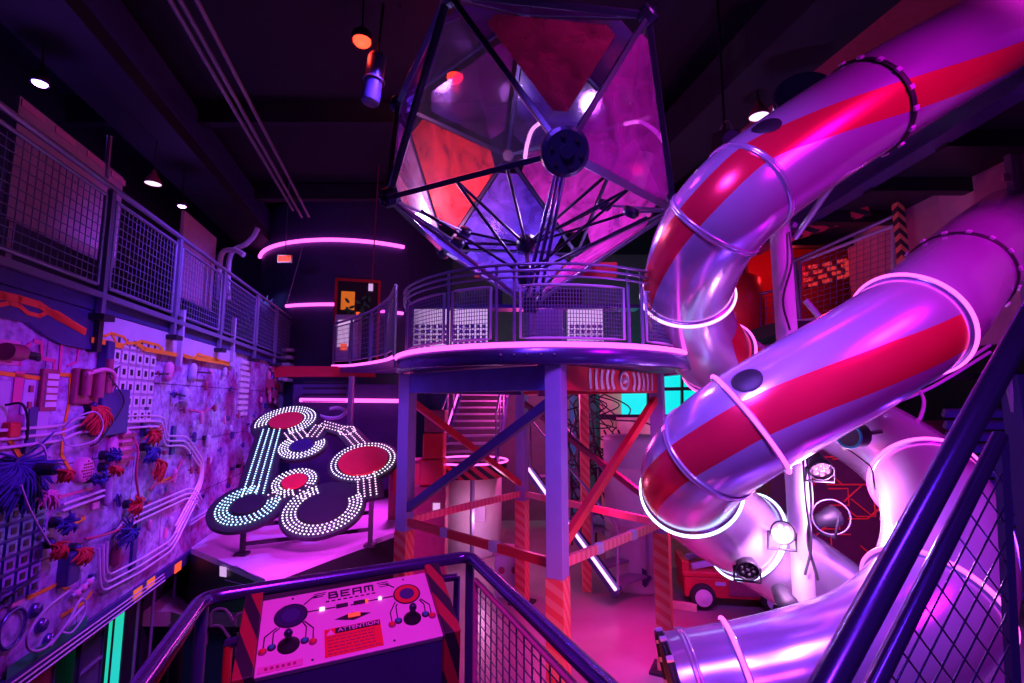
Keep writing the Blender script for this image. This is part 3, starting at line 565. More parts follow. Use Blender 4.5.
# wall foot: rails, green paint, signs
for k, (o, dz, m) in enumerate(((.05, -.05, 'cond'), (.06, -.09, 'cond'), (.07, -.13, 'cond'))):
    MB().tube([WP(3.8, ZB + dz, o), WP(PW(160, 572)[0], ZB + dz, o)], .009, 6).build('floor_rail', m, None, ('topmost', 'middle', 'lowest')[k] + ' of three thin rails along the foot of the wall', 'rail', 'thin rails along the foot of the wall')
trace([(10, 672), (35, 655), (60, 640), (85, 622)], .10, 'green', .04, 'green_paint_line', 'ragged green paint line along the foot of the wall')
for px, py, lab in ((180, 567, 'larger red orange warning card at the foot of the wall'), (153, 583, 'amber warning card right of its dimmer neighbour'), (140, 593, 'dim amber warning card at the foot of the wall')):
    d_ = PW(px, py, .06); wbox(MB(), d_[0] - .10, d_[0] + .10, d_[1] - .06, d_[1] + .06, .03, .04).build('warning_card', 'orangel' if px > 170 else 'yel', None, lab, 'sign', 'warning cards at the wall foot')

# ================================================================= LOWER LEVEL UNDER THE WALL
for px, w, m, lab in ((117, .26, 'neong', 'glowing teal door panel under the circuit wall'), (92, .42, 'grey', 'scuffed grey metal door under the wall left of the teal panel'), (40, .5, 'maroon', 'dark maroon panel under the near end of the wall')):
    s, z = PW(px, 640, -.2); t = thing('lower_door', lab, 'door', WP(s, -1.2, -.2)); wbox(MB(), s - w / 2, s + w / 2, -1.2, ZB - .17, -.24, -.2).build('door_panel', m, t)
    mb = MB(); frame_rect(mb, WP(s - w / 2, -1.18, -.19), WP(s + w / 2, -1.18, -.19), WP(s + w / 2, ZB - .2, -.19), WP(s - w / 2, ZB - .2, -.19), .012); mb.build('door_frame', 'dark' if m == 'neong' else 'wire', t)
    if m == 'grey':
        for k in range(4): wbox(MB(), s - w / 2, s + w / 2, .35 - k * .32, .38 - k * .32, -.2, -.18).build('door_rail', 'lil', t)
for px, lab in ((137, 'dark pipe post right of the teal panel'), (152, 'second dark pipe post right of the teal panel'), (172, 'paired thin pipe under the warning cards')):
    s, z = PW(px, 620, -.2); MB().cyl(WP(s, -1.2, -.2), WP(s, ZB - .16, -.2), .02).build('pipe_post', 'steel', None, lab, 'pipe')
# platform that carries the light board
ZP = .8
def zpt(px, py): return PZ(px, py, ZP)
pl = [zpt(191, 548), zpt(265, 579), zpt(330, 555), zpt(398, 531), zpt(440, 512), zpt(425, 497), WP(12.5, ZP, .02)]
struct(MB().prism([p - Vector((0, 0, .08)) for p in pl], (0, 0, .08)), 'trim_4', 'lil')
a, b, c, d = pl[0], pl[1], pl[3], pl[4]
mb = MB()
for p, q in ((a, b), (b, c), (c, d)): mb.prism([Vector((p.x, p.y, -1.2)), Vector((q.x, q.y, -1.2)), q - Vector((0, 0, .08)), p - Vector((0, 0, .08))], Vector((0, .05, 0)))
struct(mb, 'trim_5', 'black')
# circuit drawing + white card on the dark skirt
def skirt(px, py, off=.02):
    n = (b - a).cross(Vector((0, 0, 1))).normalized(); n = -n if n.y > 0 else n
    return PPL(px, py, a + n * off, n)
mb = MB()
for pts in (((217, 564), (228, 568), (236, 566), (262, 580)), ((217, 561), (240, 569), (250, 575)), ((225, 580), (245, 585), (262, 596))):
    mb.tube([skirt(*p) for p in pts], .006, 5)
mb.build('skirt_drawing', 'wire', None, 'thin pale circuit drawing on the dark platform front', 'drawing')
MB().prism([skirt(*p) for p in ((220, 566), (226.5, 567), (226.5, 577), (220, 576))], Vector((0, -.01, 0))).build('card', 'scr', None, 'small pale card on the dark platform front', 'card')
# shelves with green crates, seen through the balcony railing
t = thing('supply_rack', 'dark rack with green plates and bent hooks behind the balcony railing', 'rack', P(216, 640, 4.6) - Vector((0, 0, 2.0)))
q = P(216, 640, 4.6)
for dx in (-.32, .32): MB().bar(Vector((q.x + dx, 4.6, -1.2)), Vector((q.x + dx, 4.6, 1.12)), .05, .05).build('upright', 'black', t)
for z in (-.6, .3, 1.1): MB().box((q.x, 4.6, z), (.7, .3, .04)).build('shelf', 'black', t)
MB().box((q.x - .05, 4.62, .8), (.45, .04, .5)).build('green_plate', 'green', t)
for k, (px, py) in enumerate(((210, 628), (206, 645), (234, 632), (236, 655))):
    e = P(px, py, 4.5); MB().tube(smooth([e, e + Vector((.03, -.03, .14)), e + Vector((.14, -.05, .17)), e + Vector((.22, -.05, .08))]), .012, 6).build('hook', 'cond', t)

# ================================================================= LIGHT BOARD
BA = R(28.5); BO = Vector((-2.7, 7.25, 1.16)); BY = Vector((0, math.cos(BA), math.sin(BA))); BX = Vector((1, 0, 0)); BN = Vector((0, -math.sin(BA), math.cos(BA)))
def bp(px, py): q = PPL(px, py, BO, BN) - BO; return q.dot(BX), q.dot(BY)
def B3(x, y, h=0): return BO + BX * x + BY * y + BN * h
def brad(px, py, rp): p = PPL(px, py, BO, BN); return rp * p.y / F
lb = thing('light_board', 'black tilted game board of white dot light loops around red discs', 'light board', Vector((BO.x, BO.y + .6, ZP)))
circ = dict(top=(286, 421, 30, 15.5), blue=(302, 446, 22, 10.5), small=(294.5, 482, 21, 11.5), low=(248, 505, 34, 14), big=(323, 508, 38, 22), right=(363.5, 461, 32, 23.5))
mb = MB()
def disc(mb, x, y, r, h0, h1, n=40, a0=0, a1=2 * math.pi): return mb.prism([B3(x + r * math.cos(2 * math.pi * i / n), y + r * math.sin(2 * math.pi * i / n), h0) for i in range(n)], BN * (h1 - h0))
for k, (px, py, ro, ri) in circ.items():
    x, y = bp(px, py); mb = MB(); disc(mb, x, y, brad(px, py, ro + 2), -.06, .0); mb.build('backing_disc', 'black', lb)
    m = 'red' if k in ('top', 'small', 'right') else 'bluem' if k == 'blue' else 'black'
    mb = MB(); disc(mb, x, y, brad(px, py, ri), 0, .03); mb.build('centre_disc', m, lb)
def strip(p, q, w, h0, h1, ext=0):
    a, b = Vector(bp(*p)), Vector(bp(*q)); d = (b - a).normalized(); n = Vector((-d.y, d.x)); a -= d * ext; b += d * ext
    return [B3(*(a + n * w), h0), B3(*(b + n * w), h0), B3(*(b - n * w), h0), B3(*(a - n * w), h0)]
links = [((272, 429), (252, 498), 4, .20), ((293, 431), (301, 441), 4, .20), ((312, 437), (322, 424), 3, .15), ((322, 424), (347, 431), 3, .13), ((347, 431), (361, 446), 3, .15), ((289, 490), (268, 501), 3, .18), ((300, 491), (314, 496), 3, .18), ((366, 474), (368, 499), 4, .18)]
for p, q, n, w in links: MB().prism(strip(p, q, w * 1.35, -.06, 0), BN * .055).build('backing_arm', 'black', lb)
def dotrow(mb, pts, gap, r=.016):
    L = 0; acc = 0
    for a, b in zip(pts, pts[1:]):
        l = (b - a).length; n = int(l / gap)
        for i in range(max(1, n)):
            p = a.lerp(b, i / max(1, n)); c = B3(p.x, p.y, .012)
            mb.add([c + BX * r, c + BY * r, c - BX * r, c - BY * r, c + BN * r], [(0, 1, 4), (1, 2, 4), (2, 3, 4), (3, 0, 4)], True)
GAP = .062
for p, q, n, w in links:
    mb = MB(); a, b = Vector(bp(*p)), Vector(bp(*q)); d = (b - a).normalized(); nn = Vector((-d.y, d.x))
    for k in range(n): o = (k - (n - 1) / 2) * w * 2 / n; dotrow(mb, [a + nn * o, b + nn * o], GAP)
    mb.build('dot_lights', 'cdots' if n == 4 and p[0] < 280 else 'pdots', lb, kind='stuff')
arcs = dict(top=(18, 27.5, 4, -60, 215), blue=(13, 21, 4, 150, 400), small=(14, 20, 3, -10, 300), low=(18, 28, 4, 95, 390), big=(25, 36, 4, 120, 400), right=(26, 30, 2, 0, 360))
for k, (r0, r1, n, a0, a1) in arcs.items():
    px, py, _, _ = circ[k]; x, y = bp(px, py); mb = MB()
    for j in range(n):
        r = brad(px, py, r0 + (r1 - r0) * j / max(1, n - 1)); m_ = int(r * R(a1 - a0) / GAP)
        dotrow(mb, [Vector((x + r * math.cos(R(a0 + (a1 - a0) * i / m_)), y + r * math.sin(R(a0 + (a1 - a0) * i / m_)))) for i in range(m_ + 1)], 1)
    mb.build('dot_lights', 'cdots' if k == 'low' else 'dots', lb, kind='stuff')
x, y = bp(347, 431); mb = MB(); disc(mb, x, y, .19, -.06, 0, 8); mb.build('backing_node', 'black', lb)
mb = MB(); m_ = [Vector((x + .16 * math.cos(i * math.pi / 3), y + .16 * math.sin(i * math.pi / 3))) for i in range(7)]; dotrow(mb, m_, .05); mb.build('dot_lights', 'pdots', lb, kind='stuff')
for px, py, fx, fy in ((243, 520, 240, 549), (371, 497, 376, 537), (262, 440, 275, 505), (352, 440, 352, 500)):
    x, y = bp(px, py); top = B3(x, y, -.07); MB().bar(top, Vector((top.x, top.y, ZP)), .06, .06, (0, 1, 0)).build('leg', 'black', lb); MB().box((top.x, top.y, ZP + .02), (.16, .16, .04)).build('foot', 'black', lb)
l0 = B3(*bp(243, 520), -.07); l1 = B3(*bp(371, 497), -.07)
for z in (1.05, 1.3): MB().bar(Vector((l0.x, l0.y, z - .1)), Vector((l1.x, l1.y, z)), .05, .05).build('cross_bar', 'black', lb)

# ================================================================= ROUND DECK ON FOUR COLUMNS
DK = Vector((.36, 6.1, 0)); DRAD = 1.70; ZD = 3.47
cols = [Vector((.395, 4.52, 0)), Vector((1.73, 6.0, 0)), Vector((.155, 7.9, 0)), Vector((-1.265, 6.1, 0))]
dk = thing('round_deck', 'round raised deck with pink lit rim standing on four lilac columns', 'deck', DK)
MB().lathe([(0, 3.35), (DRAD - .06, 3.35), (DRAD - .02, 3.36), (DRAD - .02, 3.46), (0, 3.46)], DK, n=96, smooth=False).build('deck_plate', 'navy', dk)
MB().lathe([(DRAD - .05, 3.325), (DRAD + .01, 3.325), (DRAD + .03, 3.34), (DRAD + .03, 3.475), (DRAD + .01, 3.49), (DRAD - .05, 3.49), (DRAD - .05, 3.325)], DK, n=96).build('rim', 'rimm', dk)
MB().torus(DK + Vector((0, 0, 3.50)), (0, 0, 1), DRAD + .03, .024, 120, 8).build('light_strip', 'pinkl', dk)
mb = MB()
for i in range(5):
    p = P(500 + i * 14, 352, 4.2); mb.ball((p.x, DK.y - math.sqrt((DRAD + .035) ** 2 - (p.x - DK.x) ** 2), 3.41), .014, n=6)
mb.build('rim_bolts', 'wire', dk)
# columns are turned so a corner faces the frame's diagonal like the square frame itself
fx = (cols[1] - cols[0]); fa = math.atan2(fx.y, fx.x); ROTC = Matrix.Rotation(R(-27), 3, 'Z')
for c in cols:
    w = .155
    MB().box((c.x, c.y, (1.5 + 3.33) / 2), (w, w, 3.33 - 1.5), ROTC).build('column', 'colp', dk, bevel=.006)
    MB().box((c.x, c.y, .75), (w + .012, w + .012, 1.5), ROTC).build('striped_sleeve', 'colst', dk, bevel=.004)
    MB().box((c.x, c.y, .015), (.32, .32, .03), ROTC).build('base_plate', 'dark', dk)
for i in range(4):
    p, q = cols[i], cols[(i + 1) % 4]
    MB().bar(p + Vector((0, 0, 3.215)), q + Vector((0, 0, 3.215)), .08, .23).build('beam', ('red', 'red', 'navy', 'blue')[i], dk, bevel=.006)
def Zc(c, z): return Vector((c.x, c.y, z))
for p, zp, q, zq, m, r in ((3, 3.04, 2, 1.72, 'red', .045), (3, 1.72, 0, 3.03, 'navy', .05), (1, 3.06, 0, 1.70, 'red', .045), (2, 3.0, 1, 1.76, 'maroon', .04)):
    MB().bar(Zc(cols[p], zp), Zc(cols[q], zq), r * 1.6, r * 1.8).build('brace', m, dk, bevel=.006)
for i, m in ((0, 'barst'), (1, 'barst'), (2, 'barst'), (3, 'red')):
    p, q = Zc(cols[i], 1.6), Zc(cols[(i + 1) % 4], 1.6); bar = MB().bar(p, q, .05, .085).build('safety_bar', m, dk, bevel=.005)
    if i in (0, 3):
        for tt in (.33, .66): MB().bar(p.lerp(q, tt - .025), p.lerp(q, tt + .025), .056, .091).build('bar_band', 'lil', bar)
# emblem of bars and rings on the red beam
p, q = cols[0], cols[1]; bd_ = (q - p).normalized(); bn_ = Vector((bd_.y, -bd_.x, 0)); BM = Matrix((bd_, (0, 0, 1), bn_)).transposed()
def onb(t, z, o=.044): return p.lerp(q, t) + bn_ * o + Vector((0, 0, z))
eb = [o for o in C.objects if o.parent == dk and o.name.startswith('beam')][0]
for k in range(5):
    for sgn in (-1, 1):
        t = .57 + sgn * (.10 + k * .055); pts = []; bow = .04 * (1 - k / 5)
        for j in range(7): u = -1 + j / 3; pts.append(onb(t, 3.22 + u * .098, .046) + bd_ * (sgn * bow * (1 - u * u)))
        mb = MB()
        for a_, b_ in zip(pts, pts[1:]): mb.bar(a_, b_, .05 - .003 * k, .006, bn_)
        mb.build('emblem_bar', 'emb', dk)
MB().torus(onb(.57, 3.22, .046), bn_, .085, .02, 28, 6).build('emblem_ring', 'emb', dk); MB().ball(onb(.57, 3.22, .046), .035, n=10).build('emblem_dot', 'emb', dk)
# underside lamps
for px, py, y in ((543, 383, 4.9), (403, 385, 6.3)):
    c = P(px, py, y); MB().cyl((c.x, c.y, 3.34), (c.x, c.y, 3.05), .055).build('underside_lamp', 'pinkc', dk)

# deck railing: curved mesh panels
rr = thing('deck_railing', 'curved mesh railing with triple top rails around the round deck', 'railing', DK + Vector((0, 0, ZD)))
RR = DRAD - .07; Z0, Z1 = ZD + .03, ZD + .72
def da_(x): return None
def rp(a, z, r=RR): return DK + Vector((math.cos(a) * r, math.sin(a) * r, z))
angs = [R(x) for x in (178, 208, 240, 256, 297, 316, 348, 380)]
for z, r in ((Z1, .014), (Z1 - .06, .011), (Z1 + .06, .014)):
    MB().tube([rp(R(172 + 2 * i), z, RR + .03) for i in range(105)], r, 8).build('top_rail', 'steel', rr)
MB().tube([rp(R(172 + 2 * i), Z0 + .03) for i in range(105)], .016, 6).build('bottom_rail', 'steel', rr)
for a in (174, 200, 233, 252, 258, 297, 303, 340, 372): MB().cyl(rp(R(a), ZD), rp(R(a), Z1 + .06), .016, n=10).build('post', 'steel', rr)
for a0, a1 in ((176, 198), (202, 231), (235, 250), (260, 295), (305, 338), (342, 370)):
    n = max(6, int((a1 - a0) * 1.0)); mb = MB(); z0, z1 = Z0 + .07, Z1 - .13
    for i in range(n + 1): a = R(a0 + (a1 - a0) * i / n); mb.tube([rp(a, z0), rp(a, z1)], .0035, 4, caps=False)
    for j in range(1, 13): z = z0 + (z1 - z0) * j / 13; mb.tube([rp(R(a0 + (a1 - a0) * i / 8), z) for i in range(9)], .003, 4, caps=False)
    pn = mb.build('mesh_panel', 'wire', rr); mb = MB(); ar = [R(a0 + (a1 - a0) * i / 8) for i in range(9)]
    mb.tube([rp(a, z0) for a in ar] + [rp(a, z1) for a in reversed(ar)], .014, 6, closed=True); mb.build('panel_frame', 'lil', pn)

# ================================================================= CRYSTAL (icosahedral frame with acrylic panels)
import mathutils
ICO = [(-1.43, 5.86, 6.69), (.95, 7.05, 5.10), (-.95, 6.76, 5.07), (-.07, 7.21, 6.71), (1.63, 6.33, 6.74), (.16, 5.59, 7.72)]
CC = Vector((.1859, 5.6, 5.898))
V = [Vector(v) for v in ICO]; V += [CC * 2 - v for v in V]          # antipodes complete the icosahedron
# front vertices from the antipodes, pulled onto the seen positions
def near(px, py): 
    best = None
    for i in range(6, 12):
        d = V[i] - O; u = 512 + F * d.x / d.dot(FW); w = 341.5 - F * d.dot(UP) / d.dot(FW); e = (u - px) ** 2 + (w - py) ** 2
        if best is None or e < best[0]: best = (e, i)
    return best[1]
iN, iTL, iTR, iRt, iB, iL = near(564, 152), near(449, -7), near(648, 15), near(675, 210), near(531, 306), near(388, 197)
cr = thing('geodesic_crystal', 'large hanging crystal of clear acrylic triangles in a dark strut frame', 'sculpture', Vector((V[iB].x, V[iB].y, ZD)))
el = min((V[0] - v).length for v in V[1:]); edges = [(i, j) for i in range(12) for j in range(i) if (V[i] - V[j]).length < el * 1.15]
for i, j in edges:
    a_, b_ = V[i], V[j]; d = (b_ - a_).normalized(); out = ((a_ + b_) / 2 - CC).normalized(); side = d.cross(out)
    if iB in (i, j) and not (iN in (i, j)):
        MB().tube([a_, b_], .022, 8).build('strut', 'steel', cr)
    elif iN in (i, j) and iB in (i, j):
        for k in (-1, 0, 1): MB().tube([a_ + side * .09 * k, b_ + side * .03 * k], .02, 8).build('strut', 'bluem', cr)
    elif {i, j} == {iN, iRt}:
        MB().bar(a_ + d * .1, b_, .07, .03, out).build('strut', 'steel', cr); MB().tube([a_ - out * .12, b_ - out * .12], .022, 8).build('strut', 'hubm', cr)
    else: MB().bar(a_ + d * .1, b_ - d * .1, .05, .06, out).build('strut', 'hubm', cr, bevel=.006)
for i in range(12):
    o_ = (V[i] - CC).normalized(); r = .205 if i == iN else .10 if i != iB else .09
    MB().lathe([(0, -.09), (r * .8, -.09), (r, -.04), (r, .04), (r * .85, .06), (r * .3, .06), (r * .28, .09), (.0, .09)], V[i], o_, 24, smooth=False).build('hub', 'hubm', cr)
    for k in range(6):
        x = o_.orthogonal().normalized(); y = o_.cross(x); c = V[i] + (x * math.cos(k * math.pi / 3) + y * math.sin(k * math.pi / 3)) * r * .62 + o_ * .06
        if i in (iN, iB, iL, iRt): MB().cyl(c, c + o_ * .02, .018, n=6).build('hub_bolt', 'black', cr)
# inner strut web below the front, with its stacked hubs on the central post
H1, H2 = P(526, 245, 5.75), P(526, 276, 5.6)
for h, r in ((H1, .12), (H2, .1)): MB().lathe([(0, -.1), (r * .8, -.1), (r, -.03), (r, .03), (r * .8, .1), (0, .1)], h, (0, 0, 1), 24).build('hub', 'hubm', cr)
MB().cyl(Vector((V[iB].x, V[iB].y, ZD)), V[iB], .05).build('support_post', 'steel', cr); MB().cyl(Vector((V[iB].x, V[iB].y, ZD)), Vector((V[iB].x, V[iB].y, ZD + .02)), .16).build('base_plate', 'dark', cr)
MB().cyl(V[iB], H1, .03).build('support_post', 'steel', cr)
mids = {}
for nm, i, j, t in (('a', iL, iN, .38), ('b', iL, iN, .7), ('c', iN, iRt, .38), ('d', iN, iRt, .62), ('e', iRt, iB, .12), ('f', iL, iB, .15)):
    mids[nm] = V[i].lerp(V[j], t) + (CC - V[i].lerp(V[j], t)).normalized() * .12
for nm, h in (('a', H1), ('b', H1), ('c', H1), ('d', H1), ('e', H2), ('f', H2), ('a', H2), ('d', H2)):
    MB().tube([mids[nm], h], .017, 8).build('strut', 'hubm', cr)
for k, c in enumerate((P(457, 243, 5.5), P(604, 205, 5.3), P(631, 212, 5.1), P(465, 232, 5.9))):
    MB().lathe([(0, -.05), (.07, -.05), (.09, 0), (.07, .05), (0, .05)], c, (.3, -.5, .7), 16).build('hub', 'hubm', cr)
    MB().tube([c, H1], .017, 8).build('strut', 'hubm', cr); MB().tube([c, V[iL if k in (0, 3) else iRt]], .017, 8).build('strut', 'steel', cr)
def tri(i, j, k, m, inset=.09, clip=.16, off=-.03):
    p = [V[i], V[j], V[k]]; c = (p[0] + p[1] + p[2]) / 3; n = (p[1] - p[0]).cross(p[2] - p[0]).normalized(); n = n if n.dot(c - CC) > 0 else -n
    p = [c + (q - c) * (1 - inset) + n * off for q in p]; poly = []
    for a_ in range(3):
        q, l, r_ = p[a_], p[a_ - 1], p[(a_ + 1) % 3]; poly += [q.lerp(l, clip), q.lerp(r_, clip)]
    MB().prism(poly, n * .012).build('acrylic_panel', m, cr)
faces = [(i, j, k) for i in range(12) for j in range(i) for k in range(j) if all(tuple(sorted(e, reverse=True)) in [tuple(sorted(x, reverse=True)) for x in edges] for e in ((i, j), (j, k), (i, k)))]
for f in faces:
    s_ = set(f)
    if s_ in ({iN, iL, iB}, {iN, iRt, iB}): continue
    if s_ == {iN, iL, iTL}: tri(*f, 'ac', .07, .10)
    elif s_ == {iN, iTR, iRt}: tri(*f, 'acs', .07, .08)
    elif s_ == {iN, iTL, iTR}: tri(*f, 'act', .30, .10)
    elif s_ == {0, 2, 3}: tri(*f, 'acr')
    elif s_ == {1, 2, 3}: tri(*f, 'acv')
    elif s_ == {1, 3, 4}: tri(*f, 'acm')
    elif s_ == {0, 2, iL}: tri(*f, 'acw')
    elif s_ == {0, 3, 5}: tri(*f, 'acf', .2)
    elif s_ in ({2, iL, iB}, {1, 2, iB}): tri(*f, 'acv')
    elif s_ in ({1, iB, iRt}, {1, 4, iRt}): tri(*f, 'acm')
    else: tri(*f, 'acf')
# glowing arcs standing in for neon reflections, and added fill lights for the panels
MB().tube(smooth([P(541, 122, 5.2), P(532, 130, 5.2), P(527, 145, 5.2), P(525, 158, 5.2)]), .022, 8).build('arc_reflection', 'whitel', cr)
MB().tube(smooth([P(624, 124, 6.0), P(640, 122, 5.9), P(654, 130, 5.8), P(664, 142, 5.7)]), .025, 8).build('arc_reflection', 'whitel', cr)
light('crystal_red_fill', 'SPOT', (.3, 5.5, 5.9), (1, .30, .32), 125, (-.8, 6.7, 6.1), .12, 80, .7)  # added fill inside the crystal, reddens its back panels
light('crystal_pale', 'POINT', (-1.0, 6.1, 5.35), (.8, .6, 1), 34, None, .08)
light('crystal_violet', 'POINT', (.45, 6.0, 5.3), (.7, .35, 1), 40, None, .15)
light('crystal_pink', 'SPOT', (2.6, 2.2, 7.4), (1, .08, .75), 230, (.6, 5.4, 5.8), .3, 50, 1)

# ================================================================= TUBE SLIDES
AXS = Vector((2.85, 5.0, 0)); TR = .43
def slide(name, label, pts, rings, reflection, windows=(), r=TR, endcap=True, m=('tubem', 'slrefl')):
    """pts: (px, py, depth) centre line; rings: [(index, kind)] at control points; stripe: (i0, i1, a0, a1)"""
    K = 14; cl = smooth([P(*q) for q in pts], K); n = 72
    low = min(cl, key=lambda p: p.z); t = thing(name, label, 'slide', Vector((low.x, low.y, max(0, low.z - r))))
    fr = []
    for i, p in enumerate(cl):
        d = (cl[min(i + 1, len(cl) - 1)] - cl[max(i - 1, 0)]).normalized(); o = p - AXS; o.z = 0
        a = (o - d * o.dot(d)).normalized(); fr.append((p, d, a, d.cross(a)))
    def ring_at(i, k, rad): p, d, a, b = fr[i]; return [p + (a * math.cos(2 * math.pi * j / k) + b * math.sin(2 * math.pi * j / k)) * rad for j in range(k)]
    cuts = [0] + [int(i * K) for i, _ in rings] + [len(cl) - 1]; cuts = sorted(set(cuts))
    for c0, c1 in zip(cuts, cuts[1:]):
        mb = MB(); v = []
        for i in range(c0, c1 + 1): v += ring_at(i, n, r)
        for i in range(c0, c1 + 1): v += ring_at(i, n, r - .02)
        L = c1 - c0 + 1; base = len(mb.v); mb.v += v
        for i in range(L - 1):
            for j in range(n):
                q = (j + 1) % n; ang = ((j + .5) * 360 / n + 180) % 360 - 180; on = any(s0 * K <= c0 + i < s1 * K and a0 <= ang <= a1 for s0, s1, a0, a1 in reflection)
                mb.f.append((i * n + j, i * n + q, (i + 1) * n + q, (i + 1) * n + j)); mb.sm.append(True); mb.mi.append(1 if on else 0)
                o = L * n; mb.f.append((o + i * n + j, o + (i + 1) * n + j, o + (i + 1) * n + q, o + i * n + q)); mb.sm.append(True); mb.mi.append(2)
        mb.build('tube_section', [m[0], m[1], 'inner'], t)
    for i, kind in rings:
        i = int(i * K); p, d, a, b = fr[i]
        MB().lathe([(r - .005, -.025), (r + .016, -.025), (r + .016, -.005), (r + .008, 0), (r + .016, .005), (r + .016, .025), (r - .005, .025)], p, d, 72).build('joint_flange', 'tubem' if kind != 'dark' else 'black', t)
        if kind in ('pinkl', 'whitel', 'cyanl'): MB().tube(ring_at(i, 72, r + .024), .016, 8, closed=True).build('light_ring', kind, t)
        if kind == 'dark':
            for j, q in enumerate(ring_at(i, 16, r + .022)):
                e = (q - p).normalized(); MB().box(q, (.025, .04, .05), Matrix((e, d.cross(e), d)).transposed()).build('flange_clip', 'lil', t, bevel=.004)
    for i, ang in windows:
        p, d, a, b = fr[int(i * K)]; u = a * math.cos(R(ang)) + b * math.sin(R(ang)); mb = MB(); k = 24; v = []
        s = u.cross(d)
        ringp = []
        for rad, lift in ((.115, .004), (.095, .014), (.0, .008)):
            for j in range(k):
                x_, y_ = math.cos(2 * math.pi * j / k) * rad, math.sin(2 * math.pi * j / k) * rad
                ph = y_ / r; ringp.append(p + d * x_ + (u * math.cos(ph) + s * math.sin(ph)) * (r + lift))
        f = [(m_ * k + j, m_ * k + (j + 1) % k, (m_ + 1) * k + (j + 1) % k, (m_ + 1) * k + j) for m_ in (0, 1) for j in range(k)]
        mb.add(ringp, f, True); mb.build('port_window', 'black', t)
    return t, fr
ta, fra = slide('tube_slide', 'lilac tube slide with a painted red stripe passing from the top right corner around the pole', [
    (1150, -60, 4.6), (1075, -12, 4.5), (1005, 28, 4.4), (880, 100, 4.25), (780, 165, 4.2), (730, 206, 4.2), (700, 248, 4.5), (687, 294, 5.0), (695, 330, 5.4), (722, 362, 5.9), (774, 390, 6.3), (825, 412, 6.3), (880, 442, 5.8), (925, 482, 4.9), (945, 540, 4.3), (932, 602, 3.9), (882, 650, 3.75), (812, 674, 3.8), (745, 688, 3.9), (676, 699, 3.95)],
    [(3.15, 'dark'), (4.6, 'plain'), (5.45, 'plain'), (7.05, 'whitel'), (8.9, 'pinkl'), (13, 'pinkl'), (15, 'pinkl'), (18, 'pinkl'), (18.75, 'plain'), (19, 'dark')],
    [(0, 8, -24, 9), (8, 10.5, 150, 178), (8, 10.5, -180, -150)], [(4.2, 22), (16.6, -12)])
tb, frb = slide('tube_slide', 'purple tube slide with a painted red stripe crossing in front of the pale pole', [
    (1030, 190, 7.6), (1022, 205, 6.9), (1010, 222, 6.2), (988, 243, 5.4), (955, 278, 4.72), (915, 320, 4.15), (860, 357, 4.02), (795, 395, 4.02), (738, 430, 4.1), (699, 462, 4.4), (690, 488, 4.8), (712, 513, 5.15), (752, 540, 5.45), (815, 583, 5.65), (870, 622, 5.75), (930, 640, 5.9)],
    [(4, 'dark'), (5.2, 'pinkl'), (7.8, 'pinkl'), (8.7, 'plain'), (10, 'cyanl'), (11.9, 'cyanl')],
    [(5.2, 10, -28, 10)], [(7.62, 30), (12.9, 60)], m=('tubem', 'slrefl'))
# central pole with its lamps
pb = Vector((2.80, 5.05, 0))
sp = thing('slide_pole', 'tall pale round pole standing in the middle of the slides', 'pole', pb); MB().tube([pb, pb + Vector((0, 0, 5.9))], .10, 24).build('pole_shaft', 'lil', sp); MB().cyl(pb, pb + Vector((0, 0, .03)), .22).build('base_plate', 'steel', sp)
MB().tube(smooth([P(789, 232, 4.93), P(792, 262, 4.9), P(783, 300, 4.92), P(790, 330, 4.92)]), .012, 6).build('pole_cable', 'bcable', None, 'black cable hanging down the upper part of the pale pole', 'cable')
MB().tube(smooth([P(806, 452, 4.9), P(812, 500, 4.88), P(808, 540, 4.9), P(818, 580, 4.9)]), .014, 6).build('pole_cable', 'bcable', None, 'black cable running down the lower right of the pale pole', 'cable')
MB().tube(smooth([P(803, 455, 4.9), P(806, 500, 4.88), P(811, 545, 4.88), P(805, 575, 4.9)]), .012, 6).build('pole_cable', 'bcable', None, 'second black cable hugging the lower pale pole', 'cable')
for a_, b_, lab in (((795, 225, 5), (768, 218, 5.4), 'short steel arm from pole top to the left'), ((795, 238, 5), (835, 180, 4.5), 'slanting steel rod from pole top up to the lilac slide'), ((805, 300, 5), (822, 320, 5), 'small steel bracket on the pole above the purple slide')):
    MB().tube([P(*a_), P(*b_)], .03, 8).build('arm', 'steel', sp)
def parlamp(px, py, y, aim, m, label, r=.10):
    c = P(px, py, y); d = (Vector(aim) - c).normalized(); t = thing('spot_lamp', label, 'stage light', c)
    MB().lathe([(0, -.16), (r * .6, -.15), (r * .8, -.05), (r, .0), (r * 1.05, .06), (r * .95, .065), (r * .92, .02)], c, d, 24).build('housing', 'black', t)
    MB().lathe([(0, .03), (r * .92, .03)], c, d, 24).build('lens', 'lil' if m != 'black' else m, t); x = d.orthogonal().normalized(); y_ = d.cross(x); mb = MB()
    for k in range(7):
        rr_ = 0 if k == 6 else r * .55; mb.ball(c + d * .035 + (x * math.cos(k * 1.047) + y_ * math.sin(k * 1.047)) * rr_, r * .22, n=8)
    mb.build('bulbs', m, t)
    w = d.cross(Vector((0, 0, 1))).normalized(); MB().tube([c + w * r * 1.1, c + w * r * 1.15 - d * .05 + Vector((0, 0, -.16)), c - w * r * 1.15 - d * .05 + Vector((0, 0, -.16)), c - w * r * 1.1], .014, 6).build('yoke', 'black', t)
    return c, d
parlamp(782, 532, 4.72, (2.0, 3.4, 2.0), 'whitepar', 'round white LED spot lamp on the left of the pale pole')
parlamp(820, 467, 4.75, (2.3, 3.0, 1.2), 'rose', 'pink LED spot lamp right of the pole under the purple slide')
parlamp(830, 517, 5.2, (5.2, 5.4, 2.4), 'black', 'dark spot lamp with a wire guard right of the pale pole')
